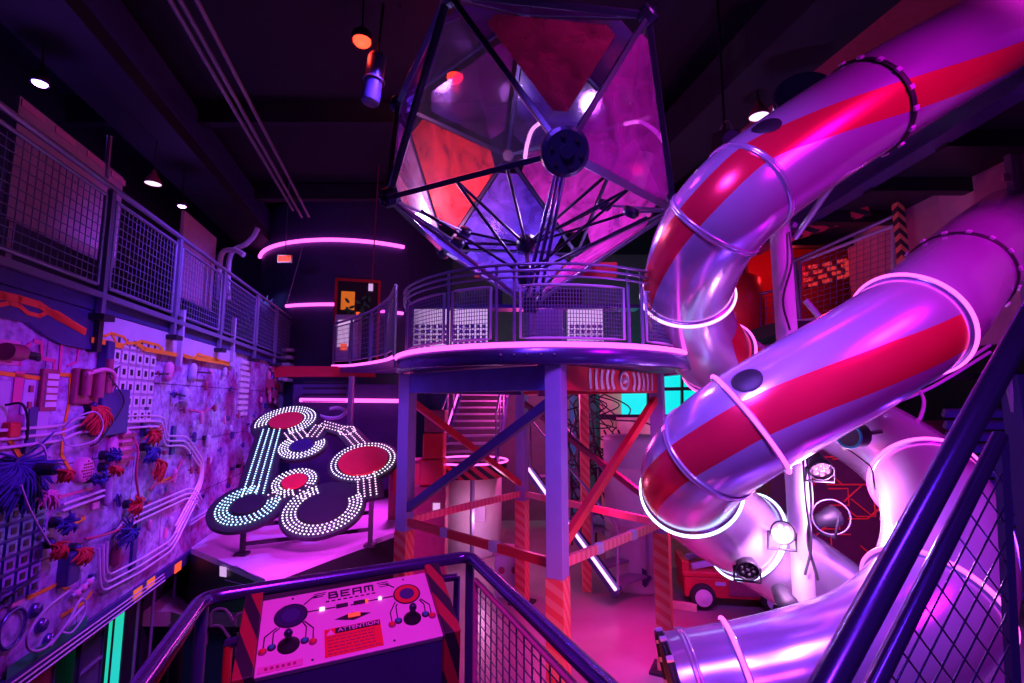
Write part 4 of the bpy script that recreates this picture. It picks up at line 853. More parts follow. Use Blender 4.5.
parlamp(747, 567, 4.9, (1.8, 3.8, 1.0), 'black', 'black spot lamp tilted beside the lower slide joint')
parlamp(786, 603, 4.75, (2.6, 4, .4), 'black', 'black lamp on the floor side of the pole near the slide bend')
c = P(831, 517, 5.15); MB().torus(c, (-.3, -1, 0), .17, .008, 32, 6).build('wire_guard', 'wire', None, 'thin wire hoop around the dark lamp', 'hoop')
c = P(858, 435, 4.3); t = thing('junction_cup', 'round black cup with teal rim between the two slides', 'fitting', c); MB().cyl(c, c + Vector((-.12, -.06, 0)), .11).build('cup', 'black', t); MB().torus(c + Vector((-.12, -.06, 0)), (-.9, -.4, 0), .1, .012).build('rim', 'teal', t); MB().tube([c, c + Vector((.2, 0, .03))], .02, 6).build('stud', 'black', t)
MB().tube(smooth([P(842, 445, 5.0), P(865, 462, 4.6), P(872, 470, 4.5), P(875, 490, 4.45)]), .008, 6).build('slide_wire', 'bcable', None, 'thin dark wire clipped to the slide joint below the black cup', 'wire')
MB().tube(smooth([P(710, 277, 4.55), P(712, 262, 4.5), P(726, 270, 4.6)], 4), .006, 6) and None
MB().tube(smooth([P(735, 272, 4.55), P(712, 278, 4.5), P(705, 295, 4.62), P(698, 312, 4.7)]), .007, 6).build('slide_wire', 'bcable', None, 'thin dark wire along the upper slide bend', 'wire')
# work lights power the lamps' real light
light('par_white', 'SPOT', P(776, 545, 4.55), (1, .42, 1), 60, P(790, 600, 5.4), .08, 140, 1)
light('par_rose', 'SPOT', P(812, 480, 4.6), (1, .2, .75), 12, P(890, 560, 4.4), .08, 130, 1)
light('slide_inner_glow', 'POINT', P(838, 500, 4.75), (.9, .35, 1), 60, None, .1)

# ================================================================= SCISSOR LIFT, REAR OBJECTS
def local(yaw, base): return Matrix.Translation(base) @ Matrix.Rotation(yaw, 4, 'Z')
sb = PZ(742, 612, 0); SY = Matrix.Rotation(R(-8), 3, 'Z')
def SP(x, y, z): return Vector((sb.x, sb.y + .35, 0)) + SY @ Vector((x, y, z))
sl = thing('scissor_lift', 'small red scissor lift parked behind the lower slide', 'scissor lift', SP(0, 0, 0))
MB().box(SP(0, 0, .30), (1.45, .62, .30), SY).build('chassis', 'red', sl, bevel=.03)
MB().box(SP(0, 0, .48), (1.50, .66, .08), SY).build('deck_rim', 'red', sl, bevel=.02)
MB().box(SP(-.70, 0, .58), (.10, .60, .14), SY).build('end_plate', 'red', sl, bevel=.01)
MB().box(SP(.1, -.325, .31), (.42, .02, .22), SY).build('side_hatch', 'maroon', sl, bevel=.008)
MB().box(SP(-.22, -.32, .36), (.14, .015, .05), SY).build('data_plate', 'lil', sl)
for x in (-.48, .50):
    for y in (-.33, .33):
        w = MB().lathe([(0, -.07), (.15, -.07), (.18, -.04), (.18, .04), (.15, .07), (0, .07)], SP(x, y, .18), SY @ Vector((0, 1, 0)), 28).build('wheel', 'rubber', sl)
        MB().lathe([(0, .085), (.04, .085), (.06, .075), (.12, .072)], SP(x, y, .18), SY @ Vector((0, -1 if y < 0 else 1, 0)), 24).build('hub_cap', 'white', w)
for y in (-.22, .22):
    for k in range(2):
        z = .56 + k * .24; MB().bar(SP(-.6, y, z), SP(.55, y + .03, z + .26), .05, .09).build('scissor_arm', 'lil', sl, bevel=.01); MB().bar(SP(.55, y, z), SP(-.6, y + .05, z + .26), .05, .09).build('scissor_arm', 'lil', sl, bevel=.01)
MB().box(SP(0, 0, 1.12), (1.5, .66, .09), SY).build('work_platform', 'lil', sl, bevel=.01)
MB().bar(PZ(670, 604, .05), PZ(697, 608, .05), .09, .09).build('timber', 'cream', None, 'short pale timber offcut on the floor left of the scissor lift', 'timber')
struct(MB().box((3.6, 9.6, 1.35), (3.2, .15, 2.7)), 'wall_rear_partition', 'cream')
# silo
sc_ = P(640, 500, 8.7); MB().lathe([(0, 0), (.50, 0), (.52, .05), (.52, 1.0), (.535, 1.01), (.535, 1.05), (.52, 1.06), (.52, 1.9), (.535, 1.91), (.535, 1.95), (.52, 1.96), (.52, 2.35), (.5, 2.42), (0, 2.45)], (2.09, 8.7, 0), n=48).build('silo', 'lil', None, 'pale round silo with ring seams behind the right column', 'silo')
# turquoise screen wall
t = thing('turquoise_screen', 'bright turquoise lit screen high behind the right column', 'screen', P(660, 420, 13.5))
a, b, c, d = P(622, 417, 12.0), P(735, 417, 12.0), P(735, 372, 12.0), P(622, 372, 12.0)
MB().prism([a, b, c, d], Vector((0, .05, 0))).build('lit_face', 'turq', t)
mb = MB()
for x in (648, 682): mb.bar(P(x, 418, 11.95), P(x, 374, 11.95), .08, .05)
for x in (624, 733): q = P(x, 374, 12.05); mb.bar(q, Vector((q.x, q.y, 0)), .08, .08)
mb.bar(P(600, 390, 11.95), P(735, 388, 11.95), .05, .08); mb.bar(P(600, 417, 11.95), P(735, 417, 11.95), .05, .12); mb.build('frame', 'dark', t)
for px, w, m, lab in ((590, .30, 'green', 'green upright panel behind the emblem beam'), (572, .12, 'teal', 'thin teal upright post behind the emblem beam'), (617, .55, 'black', 'black window box left of the turquoise screen')):
    c = P(px, 400, 12.6); MB().box((c.x, 12.6, 3.4 if m == 'black' else 2.0), (w, .1, 1.1 if m == 'black' else 4.0)).build('partition_board', m, None, lab, 'board', bevel=.01)
c = P(612, 402, 12.4); MB().box((c.x, 12.4, 1.8), (.6, .08, 3.6)).build('display_board', 'cream', None, 'pale cream panel beside the turquoise screen', 'panel', bevel=.01)
# lit pink white rear booth wall under the deck
struct(MB().box((.6, 13.2, 1.6), (4.6, .12, 3.2)), 'wall_rear_booth', 'rearw')
struct(MB().box((-2.2, 14.2, 1.8), (3.4, .12, 3.6)), 'wall_rear_dark', 'navy')
struct(MB().box((5.5, 14.2, 1.5), (6.0, .12, 3.0)), 'wall_rear_low', 'brown')
# lower neon line on the rear wall
a, b = P(300, 400, 11.6), P(404, 401, 11.6); MB().tube([a, b], .045, 8).build('neon_strip', 'pinkl', None, 'straight pink neon strip low on the rear wall left of the deck', 'neon light', 'neon strips on the rear wall')
struct(MB().box(((a.x + b.x) / 2, 11.85, 2.2), (b.x - a.x + .5, .1, 2.4)), 'wall_rear_left', 'drum')
struct(MB().box((drum_hit(330, 366).x + .3, 12.2, 3.72), (2.4, .2, .26)), 'trim_6', 'red')
c = P(322, 390, 11.4); mb = MB()
for k in range(4): mb.box((c.x, 11.6, c.z - .24 + k * .14), (1.0, .08, .05))
mb.build('louvre_vent', 'black', None, 'dark louvred vent on the rear wall above the straight neon strip', 'vent')
MB().tube(smooth([P(318, 415, 11.5), P(328, 418, 11.3), P(340, 417, 11.3), P(346, 411, 11.4), P(338, 408, 11.5), P(330, 409, 11.5)]), .04, 8).build('hose', 'lil', None, 'pale curled hose on the rear wall behind the light board', 'hose')
MB().cyl(P(352, 376, 11.2), P(350, 425, 11.2), .07).build('rear_pipe', 'steel', None, 'upright steel pipe in front of the straight neon strip', 'pipe')
# curved walkway left of the deck
wk = thing('walkway', 'curved walkway with pink lit edge joining the round deck on the left', 'walkway', Vector((-2.8, 9.5, 3.5)))
edge = [P(333, 366, 12.6), P(350, 365.5, 11.4), P(370, 363, 10.2), P(386, 360, 8.8), P(394, 357, 7.4)]
edge = smooth(edge, 6); n = len(edge); mb = MB()
for i in range(n - 1):
    p, q = edge[i], edge[i + 1]; w = Vector((1.2, .5, 0)); mb.prism([p, q, q + w, p + w], Vector((0, 0, -.16)))
mb.build('floor_slab', 'navy', wk); MB().tube([p + Vector((-.01, -.02, .0)) for p in edge], .028, 8).build('light_strip', 'pinkl', wk)
MB().tube([p + Vector((0, 0, 1.08)) for p in edge], .03, 8).build('top_rail', 'steel', wk)
for i in range(0, n, 6): MB().tube([edge[i], edge[i] + Vector((0, 0, 1.08))], .03, 8).build('post', 'steel', wk)
for i in range(0, n - 1, 6):
    a, b = edge[i] + Vector((0, 0, .12)), edge[min(i + 6, n - 1)] + Vector((0, 0, .12)); h = Vector((0, 0, .86))
    mb = MB(); frame_rect(mb, a.lerp(b, .08), a.lerp(b, .92), a.lerp(b, .92) + h, a.lerp(b, .08) + h, .016); mesh_quad(mb, a.lerp(b, .08), a.lerp(b, .92), a.lerp(b, .92) + h, a.lerp(b, .08) + h, 12, 8, .005); mb.build('mesh_panel', 'wire', wk)
t = thing('lit_cabinet', 'pale blue lit cabinet behind the walkway railing', 'cabinet', P(348, 350, 13.0)); c = P(348, 338, 13.0)
MB().box(c, (.62, .3, 1.2)).build('cabinet_body', 'lil', t, bevel=.02); MB().box(c + Vector((-.02, -.16, .1)), (.4, .02, .7)).build('screen', 'scr', t); MB().box(c + Vector((-.05, -.18, -.25)), (.16, .02, .16)).build('sign', 'orangel', t)

# stairs and small landing under the deck
def stair(name, label, top, bot, width, n, side, m='steel', led=None):
    top, bot, side = Vector(top), Vector(bot), Vector(side).normalized(); t = thing(name, label, 'stairs', bot)
    for i in range(n):
        c = bot.lerp(top, (i + .5) / n); MB().box(c, (width, .26, .035), Matrix((side, Vector((-side.y, side.x, 0)), (0, 0, 1))).transposed()).build('tread', m, t)
    for k in (-1, 1):
        o = side * (width / 2 * k); MB().bar(bot + o, top + o, .05, .2).build('stringer', 'navy', t)
        up = Vector((0, 0, .95)); MB().tube([bot + o, bot + o + up, top + o + up, top + o], .022, 8).build('handrail', 'steel', t)
        for j in (1, 2, 3): q = bot.lerp(top, j / 4) + o; MB().tube([q, q + up], .016, 6).build('baluster', 'steel', t)
    if led: MB().tube([bot + side * (width / 2 + .06) * led[0] + Vector((0, 0, .06)), top + side * (width / 2 + .06) * led[0] + Vector((0, 0, .06))], .024, 8).build('light_strip', led[1], t)
    return t
stair('staircase', 'open steel staircase with pink lit edge rising behind the deck columns', P(487, 386, 11.6), P(468, 464, 9.6), 1.05, 11, (1, .1, 0), 'lil', (-1, 'pinkl'))
stair('staircase', 'short steel stairs with pale lit edge coming down behind the front column', P(545, 470, 9.6), P(634, 588, 7.9), .7, 8, (.8, .62, 0), 'steel', (-1, 'whitel'))
lc = P(468, 471, 9.5); t = thing('round_landing', 'small round landing with hazard striped rim and lit edge', 'landing', Vector((lc.x, 9.9, 0)))
MB().lathe([(0, lc.z - .12), (.72, lc.z - .12), (.72, lc.z + .12), (0, lc.z + .12)], (lc.x, 9.9, 0), n=40, smooth=False).build('rim', 'hazb', t)
MB().torus((lc.x, 9.9, lc.z + .15), (0, 0, 1), .73, .018, 60, 8).build('light_strip', 'pinkl', t); MB().cyl((lc.x + .1, 9.3, 0), (lc.x + .1, 9.3, lc.z), .04).build('support_post', 'steel', t)
c = P(470, 500, 10.6); t = thing('white_drum', 'pale lit drum shaped cabinet under the small round landing', 'cabinet', Vector((c.x, 10.6, 0)))
MB().lathe([(0, 0), (.62, 0), (.65, .04), (.65, 1.6), (0, 1.62)], (c.x, 10.6, 0), n=40).build('shell', 'white', t); MB().box((c.x + .2, 9.96, .9), (.3, .03, .4)).build('hatch', 'lil', t)
MB().prism([PZ(415, 546, .012), PZ(500, 548, .012), PZ(506, 529, .012), PZ(420, 528, .012)], Vector((0, 0, .012))).build('floor_mat', 'rug', None, 'pale floor mat in front of the drum shaped cabinet', 'mat')
c = P(432, 470, 9.0); t = thing('red_tower', 'narrow red stacked cabinet right of the left column', 'cabinet', Vector((c.x, 9, 0)))
for k, (w, z0, z1, m) in enumerate(((.55, 0, 1.55, 'maroon'), (.42, 1.57, 2.0, 'red'), (.36, 2.02, 2.45, 'red'), (.36, 2.47, 2.85, 'maroon'))): MB().box((c.x + .02 * k, 9, (z0 + z1) / 2), (w, .4, z1 - z0)).build('cabinet_box', m, t, bevel=.02)
MB().box((c.x + .12, 8.79, 1.2), (.12, .02, .16)).build('notice', 'scr', t)
c = P(398, 462, 9.8); t = thing('red_crate', 'red lit crate behind the left column', 'crate', Vector((c.x, 9.9, 0))); MB().box((c.x + .3, 9.9, .95), (.9, .4, 1.9)).build('crate_body', 'maroon', t, bevel=.03); MB().box((c.x + .3, 9.69, 1.55), (.7, .02, .55)).build('front_panel', 'red', t)
c = P(412, 545, 8.4)
# lilac chest with rings by the back column
c = PZ(508, 600, 0); t = thing('control_chest', 'pale chest with knobs standing near the front column', 'chest', Vector((c.x, c.y + .2, 0)))
MB().box((c.x, c.y + .25, .32), (.42, .36, .64)).build('chest_body', 'lil', t, bevel=.02); MB().box((c.x, c.y + .25, .67), (.48, .42, .06)).build('lid', 'pinkc', t, bevel=.01)
for dx in (-.1, .1): MB().cyl((c.x + dx, c.y + .05, .42), (c.x + dx, c.y + .02, .42), .05).build('knob', 'maroon', t)
# tangle of hanging cables
for k in range(16):
    x0 = random.uniform(568, 606); y0 = random.uniform(9.2, 10.6); pts = [P(x0, 394, y0)]
    for j in range(5): pts.append(P(x0 + random.uniform(-26, 30), 408 + j * 16 + random.uniform(-10, 10), y0 + random.uniform(-.4, .4)))
    MB().tube(smooth(pts), .014, 5).build('hanging_cable', 'bcable', None, 'black cable in the tangle hanging behind the front column', 'cable', 'tangled cables behind the front column')
for k, (px0, px1) in enumerate(((612, 662), (560, 640))):
    MB().tube(smooth([P(px0, 420, 9.2), P((px0 + px1) / 2 + 12, 424 + 20 * k, 8.8), P(px1, 445 + 10 * k, 8.8), P((px0 + px1) / 2, 468, 8.9), P(px0, 462, 9.2)]), .014, 5).build('hanging_cable', 'bcable', None, ('wide black cable loop in front of the pale silo', 'wide black cable loop left of the pale silo')[k], 'cable')
# ladders / lattice behind the right bay
for px, lab in ((580, 'striped slim post behind the right bay of the deck'), ):
    c = P(px, 480, 9.4); MB().box((c.x - .05, 8.4, 1.6), (.14, .14, 3.2)).build('slim_post', 'colst', None, lab, 'post')
t = thing('lattice_gate', 'dark lattice of crossing bars behind the right bay of the deck', 'gate', P(570, 480, 9.0))
for k in range(6):
    MB().bar(P(548 + 14 * k, 430, 9.1), P(580 + 14 * k, 505, 9.1), .03, .03).build('bar', 'black', t)
for k in range(4): MB().bar(P(572 + 12 * k, 470, 9.15), P(572 + 12 * k, 545, 9.15), .03, .03).build('bar', 'black', t)
# control bench and screens on the deck
t = thing('control_bench', 'white lit keypad bench with dark screens on the round deck', 'bench', DK + Vector((0, 1.0, ZD)))
for k, px in enumerate((432, 470, 545, 585)):
    c = P(px, 328, 7.0); MB().box((c.x, 7.0, ZD + .45), (.5, .12, .75)).build('keypad_panel', ('scr', 'scr', 'lil', 'scr')[k], t, bevel=.01)
    mb = MB()
    for i in range(6):
        for j in range(6): mb.box((c.x - .2 + i * .08, 6.93, ZD + .2 + j * .075), (.055, .02, .05))
    mb.build('keys', 'lil', t, kind='stuff')
for px in (480, 560): c = P(px, 308, 7.1); MB().box((c.x, 7.05, ZD + 1.0), (.65, .1, .26)).build('screen', 'black', t, bevel=.02)
MB().box((DK.x, 7.1, ZD + .03), (3.0, .4, .06)).build('bench_base', 'dark', t); MB().box((DK.x, 7.12, ZD + .87), (2.9, .3, .05)).build('bench_top', 'navy', t)
c = P(545, 292, 7.7); MB().box((c.x, 7.55, ZD + 1.55), (2.2, .1, .22)).build('header_board', 'red', None, 'red lit header board above the bench on the deck', 'board')

# ================================================================= RIGHT SIDE
ZU = 6.05
struct(MB().box((7.3, 6.6, ZU + .12), (5.0, 6.4, .24)), 'upper_floor_right', 'dark')
ed = thing('floor_edge_beam', 'dark steel edge beam of the upper floor beneath the upper slide', 'beam', (4.82, 6.4, ZU - .05))
MB().box((4.82, 6.4, ZU + .05), (.12, 6.6, .36)).build('beam', 'navy', ed, bevel=.01); MB().box((4.82, 6.4, ZU - .14), (.24, 6.6, .03)).build('flange', 'navy', ed)
for y in (4.2, 5.4, 6.6, 7.8, 9.0): MB().box((7.2, y, ZU - .1), (4.6, .16, .2)).build('floor_joist', 'black', None, 'dark joist under the upper right floor', 'joist', 'joists under the upper right floor')
struct(MB().box((6.35, 6.6, 4.9), (.12, 5.0, 2.3)), 'wall_right_parapet', 'wood')
c = P(1016, 200, 5.9); t = thing('wall_post', 'magenta post with bolted plates in front of the right parapet', 'post', (c.x, 5.9, 4.2)); MB().box((c.x, 5.9, 5.0), (.09, .09, 2.1)).build('post', 'steel', t)
for z in (5.75, 5.2): MB().box((c.x - .07, 5.9, z), (.12, .03, .1)).build('plate', 'pinkc', t)
# hazard header, spiral post, mesh panel and booth behind
a, b = P(788, 234, 8.4), P(868, 206, 7.6); MB().bar(a, b, .1, .28).build('hazard_beam', 'hazb', None, 'red and black hazard striped beam right of the pole top', 'beam')
c = P(897, 195, 7.2); MB().box((c.x, 7.2, 5.05), (.11, .11, 1.8)).build('spiral_post', 'hazy', None, 'dark post wound with pale stripes beside the right parapet', 'post')
rg = thing('mesh_railing', 'mezzanine mesh railing between the pole and the striped post', 'railing', P(850, 320, 8.0))
q = [P(800, 322, 8.6), P(893, 300, 7.4), P(893, 226, 7.4), P(800, 262, 8.6)]; mb = MB(); mesh_quad(mb, *q, 14, 12, .006); pn = mb.build('mesh_panel', 'wire', rg); mb = MB(); frame_rect(mb, *q, .03); mb.build('panel_frame', 'lil', pn)
MB().tube([P(790, 263, 8.6), P(898, 214, 7.3)], .03, 8).build('top_rail', 'steel', rg)
for p in ((795, 258, 8.6), (897, 216, 7.35)): c = P(*p); MB().cyl(Vector((c.x, c.y, 4.1)), c, .035).build('post', 'steel', rg)
MB().bar(P(788, 325, 8.5), P(822, 322, 8.2), .3, .12).build('ledge', 'lil', None, 'short pale ledge below the mesh railing beside the pole', 'ledge')
struct(MB().box((6.2, 9.7, 4.15), (4.0, 4.0, .2)), 'mezzanine_floor_right', 'dark')
bt = thing('red_booth', 'dark red booth with lettering behind the right mesh railing', 'booth', (6.6, 10.4, 4.25))
MB().box((6.7, 10.4, 5.65), (3.4, .15, 2.9)).build('booth_wall', 'red', bt)
c = P(882, 238, 10.25); text('PIER', .50, Matrix.Translation((c.x, 10.25, c.z)) @ Matrix.Rotation(R(90), 4, 'X'), 'sign_lettering', 'lil', bt, .04)
kp = thing('wall_keypad', 'red lit keypad board behind the right mesh railing', 'keypad', P(828, 290, 9.6)); q = [P(803, 290, 9.6), P(845, 279, 9.6), P(845, 258, 9.6), P(803, 266, 9.6)]
MB().prism(q, Vector((0, .06, 0))).build('board', 'maroon', kp)
for i in range(9):
    for j in range(4): u, v_ = (i + .5) / 9, (j + .5) / 4; c = q[0].lerp(q[1], u).lerp(q[3].lerp(q[2], u), v_); MB().box(c + Vector((0, -.02, 0)), (.065, .04, .065)).build('key', 'dimred' if (i + j) % 3 else 'maroon', kp)
MB().prism([P(845, 279, 9.6), P(862, 268, 9.6), P(845, 258, 9.6)], Vector((0, .06, 0))).build('pointer', 'dimred', kp)
c = P(745, 290, 9.5); MB().lathe([(0, 4.2), (.3, 4.2), (.34, 5.0), (.3, 5.35), (.15, 5.45), (0, 5.46)], (c.x, 9.5, 0), n=24).build('red_dome', 'red', None, 'red lit domed canister behind the upper slide bend', 'canister')
rg = thing('mesh_railing', 'dim mezzanine mesh railing left of the pole behind the slide bend', 'railing', P(750, 350, 9.4)); q = [P(722, 345, 9.6), P(778, 345, 9.0), P(778, 290, 9.0), P(722, 302, 9.6)]; mb = MB(); mesh_quad(mb, *q, 10, 10, .006); pn = mb.build('mesh_panel', 'wire', rg); mb = MB(); frame_rect(mb, *q, .025); mb.build('panel_frame', 'steel', pn)
# dark red circuit wall and louvred wall on the right below
struct(MB().box((5.5, 8.0, 1.35), (3.0, .12, 2.7)), 'wall_right_circuit', 'brown')
mb = MB()
for k in range(26):
    x, z = random.uniform(4.6, 6.3), random.uniform(.3, 2.3); pts = [Vector((x, 7.92, z))]
    for _ in range(3): x += random.choice((-.3, 0, .3)); z += random.choice((-.25, 0, .25)); pts.append(Vector((x, 7.92, z)))
    pts = [p for i, p in enumerate(pts) if i == 0 or (p - pts[i - 1]).length > .01]
    if len(pts) > 1: mb.tube(pts, .014, 5)
mb.build('circuit_tracery', 'ored', None, 'red circuit lines on the dark wall right of the pole', 'painted line')
mb = MB()
for k in range(16): mb.box((6.9, 6.55, .6 + k * .15), (2.6, .06, .10), Matrix.Rotation(R(30), 3, 'X'))
mb.build('louvre_wall', 'navy', None, 'dark wall of horizontal louvres behind the right handrail', 'louvres')
for a_, b_, lab in (((990, 345, 5.8), (880, 402, 5.6), 'upper'), ((990, 352, 5.8), (870, 412, 5.6), 'lower')):
    MB().tube(smooth([P(*a_), P((a_[0] + b_[0]) / 2, (a_[1] + b_[1]) / 2 + 6, 5.7), P(*b_)]), .018, 6).build('slack_cable', 'cable', None, lab + ' of two pale slack cables right of the purple slide', 'cable')
MB().tube(smooth([P(918, 388, 5.7), P(924, 402, 5.6), P(918, 422, 5.5), P(905, 432, 5.4)]), .02, 6).build('slack_cable', 'cable', None, 'pale bent hose hanging below the purple slide', 'hose')
MB().box(P(985, 335, 7.0), (1.6, .1, .08)).build('cross_beam', 'lil', None, 'pale cross beam behind the right end of the purple slide', 'beam')
MB().box(P(960, 377, 7.2), (2.6, .3, .10)).build('cross_beam', 'dark', None, 'dark cross beam above the louvred wall', 'beam')
# foreground stair railing at bottom right
sr = thing('stair_railing', 'large violet stair handrail with diamond mesh in the right foreground', 'railing', P(900, 683, 1.1))
MB().tube([P(1075, 236, 1.30), P(1024, 326, 1.25), P(800, 735, .92)], .0265, 20).build('handrail', 'bluem', sr)
lo0, lo1, lo2 = P(1000, 436, 1.25), P(872, 690, 1.0), P(846, 742, .96); MB().tube([lo0, lo1, lo2], .0165, 14).build('lower_rail', 'bluem', sr)
MB().tube([P(1006, 360, 1.27), P(1024, 450, 1.27), P(1034, 545, 1.27)], .011, 10).build('stay_tube', 'lil', sr)
MB().box(P(1040, 560, 1.27), (.05, .05, .9)).build('post', 'navy', sr)
pst = [P(1001, 440, 1.26), P(1014, 700, 1.26)]
MB().bar(pst[0], pst[1], .02, .02).build('panel_stile', 'navy', sr)
mb = MB(); pl0 = lo0; pln = (lo1 - lo0).cross(pst[1] - lo0).normalized(); tri2 = [(1000, 440), (862, 712), (1016, 712)]
def clip2(x, y, dx, dy):
    t0, t1 = -1e6, 1e6; n = 3
    for i in range(n):
        ax, ay = tri2[i]; bx, by = tri2[(i + 1) % n]; nx, ny = -(by - ay), bx - ax; cx, cy = tri2[(i + 2) % n]
        if (cx - ax) * nx + (cy - ay) * ny < 0: nx, ny = -nx, -ny
        den = dx * nx + dy * ny; num = (ax - x) * nx + (ay - y) * ny
        if abs(den) < 1e-9: continue
        if den > 0: t0 = max(t0, num / den)
        else: t1 = min(t1, num / den)
    return (x + dx * t0, y + dy * t0, x + dx * t1, y + dy * t1) if t1 - t0 > 1 else None
for k in range(1, 14):
    for q in (clip2(1000 + 19 * k, 440, -.4525, .8918), clip2(1000 - 138 * k / 12, 440 + 272 * k / 12, .60, .80)):
        if q: mb.tube([PPL(q[0], q[1], pl0, pln), PPL(q[2], q[3], pl0, pln)], .0022, 5, caps=False)
mb.build('mesh_panel', 'bluem', sr)

# ================================================================= FOREGROUND BALCONY AND CONSOLE
ZH = 2.1
br = thing('balcony_railing', 'dark violet tube railing around the control console in the foreground', 'railing', PZ(470, 560, ZH) - Vector((0, 0, .9)))
k0, k1, k2, k3 = PZ(118, 715, ZH), PZ(203, 598, ZH), PZ(470, 556, ZH), PZ(640, 718, ZH)
def fil(p, c, n, rr=.09): a = c + (p - c).normalized() * rr; b = c + (n - c).normalized() * rr; return [a * (1 - t) ** 2 + c * 2 * t * (1 - t) + b * t * t for t in (0, .25, .5, .75, 1)]
MB().tube([k0] + fil(k0, k1, k2) + fil(k1, k2, k3) + [k3], .032, 16).build('handrail', 'bluem', br)
for c in (k1, k2): MB().tube([c - Vector((0, 0, .9)), c - Vector((0, 0, .02))], .026, 12).build('post', 'navy', br)
def side_panel(p, q, nm, m, n):
    a, b = p.lerp(q, .07), p.lerp(q, .8); lo, hi = Vector((0, 0, -.82)), Vector((0, 0, -.10)); f = MB(); frame_rect(f, a + lo, b + lo, b + hi, a + hi, .016)
    mb = MB(); mesh_quad(mb, a + lo, b + lo, b + hi, a + hi, n, n, .004); pn = mb.build('mesh_panel', 'wire', br); f.build('panel_frame', m, pn)
side_panel(k2, k3, 'right', 'pinkc', 14)
MB().tube([P(140, 700, 1.9), P(187, 628, 2.2), P(190, 612, 2.28)], .022, 10).build('brace', 'red', br)
MB().tube([k1 + Vector((.12, 0, -.2)), k1 + Vector((.34, .04, -.16))], .022, 8).build('mid_rail', 'bluem', br)
MB().tube([k1 + Vector((.13, 0, -.2)), k1 + Vector((.13, 0, -.9))], .02, 8).build('mid_post', 'red', br)
struct(MB().prism([Vector((k0.x, .2, 1.1)), Vector((k1.x, k1.y, 1.1)), Vector((k2.x, k2.y, 1.1)), Vector((k3.x, .2, 1.1)), Vector((1.6, .2, 1.1)), Vector((1.6, -1, 1.1)), Vector((-1.4, -1, 1.1))], Vector((0, 0, .1))), 'balcony_floor', 'dark')
c0 = [Vector(v) for v in ((-1.097, 2.332, 2.126), (-.428, 2.595, 2.16), (-.294, 2.254, 2.014), (-.963, 1.991, 1.979))]
CXv = (c0[1] - c0[0]).normalized(); CYv = (c0[0] - c0[3]); CYv = (CYv - CXv * CYv.dot(CXv)).normalized(); CN = CXv.cross(CYv); CO = sum(c0, Vector()) / 4; CW, CH = .36, .197
def cp(x, y, h=0): return CO + CXv * x + CYv * y + CN * h
CM = Matrix((CXv, CYv, CN)).transposed(); CM4 = lambda x, y, h, rot=0: Matrix.Translation(cp(x, y, h)) @ CM.to_4x4() @ Matrix.Rotation(R(rot), 4, 'Z')
def cpx(px, py): q = PPL(px, py, CO, CN) - CO; return q.dot(CXv), q.dot(CYv)
def cz(zx, zy): return cpx(230 + zx / 4.267, 560 + zy / 4.267)       # from the close-up crop
cs = thing('control_console', 'slanted pink control console titled BEAM with two joysticks', 'console', Vector((CO.x, CO.y, 1.2)))
MB().box(cp(0, 0, -.012), (2 * CW, 2 * CH, .024), CM).build('face_plate', 'consp', cs, bevel=.004)
def side_poly(x): return [cp(x, -CH, .0), cp(x, CH + .02, .0), Vector((*cp(x, CH + .02).xy, 1.2)), Vector((*cp(x, -CH + .12).xy, 1.2)), cp(x, -CH + .10, -.30)]
MB().prism(side_poly(-CW + .01), CXv * (2 * CW - .02)).build('body', 'navy', cs) if 0 else None
bodyp = [cp(-CW, -CH, -.026), cp(-CW, CH, -.026), Vector((*cp(-CW, CH).xy, 1.2)), Vector((*cp(-CW, -CH + .10).xy, 1.2)), Vector((*cp(-CW, -CH + .02).xy, 1.72))]
MB().prism(bodyp, CXv * 2 * CW).build('body', 'navy', cs)
for sx, nm in ((-CW - .07, 'left'), (CW, 'right')):
    pp = [cp(sx, -CH - .02, .03), cp(sx, CH + .02, .03), Vector((*cp(sx, CH + .02).xy, 1.2)), Vector((*cp(sx, -CH + .05).xy, 1.2))]
    MB().prism(pp, CXv * .07).build('side_cheek', 'hazr', cs, bevel=.004)
x, y = cz(516, 136)
GL = dict(B=((0, 0, .2, 1), (.2, .82, .9, 1), (.2, .42, 1, .6), (.2, 0, 1, .18), (.8, .18, 1, .42), (.7, .6, .9, .82)), E=((0, 0, .2, 1), (.2, .82, 1, 1), (.2, .42, .85, .6), (.2, 0, 1, .18)),
          A=((0, 0, .2, 1), (.8, 0, 1, 1), (.2, .82, .8, 1), (.2, .36, .8, .54)), M=((0, 0, .18, 1), (.18, .82, .82, 1), (.82, 0, 1, 1), (.41, .2, .59, .82)))
for k, ch in enumerate('BEAM'):
    mb = MB(); lw, lh = .042, .040
    for x0, y0, x1, y1 in GL[ch]: mb.box(cp(x - .098 + k * .052 + (x0 + x1) / 2 * lw, y - lh / 2 + (y0 + y1) / 2 * lh, .0012), ((x1 - x0) * lw, (y1 - y0) * lh, .002), CM)
    mb.build('title_letter', 'ink', cs)
x, y = cz(516, 160)
mb = MB()
for k in range(9): mb.box(cp(x - .10 + k * .025, y, .001), (.016, .006, .002), CM)
mb.build('subtitle_lettering', 'ink', cs)
for k, (zx, zy) in enumerate(((380, 152), (372, 160), (384, 144), (655, 104), (660, 112), (650, 97))): 
    x, y = cz(zx, zy); MB().box(cp(x, y, .001), (.05, .003, .002), CM).build('title_stroke', 'ink', cs)
def wire2(pts, name='printed_line'): 
    mb = MB(); q = [cz(*p) for p in pts]
    for a, b in zip(q, q[1:]): mb.bar(cp(*a, .001), cp(*b, .001), .005, .002, CN)
    mb.build(name, 'ink', cs)
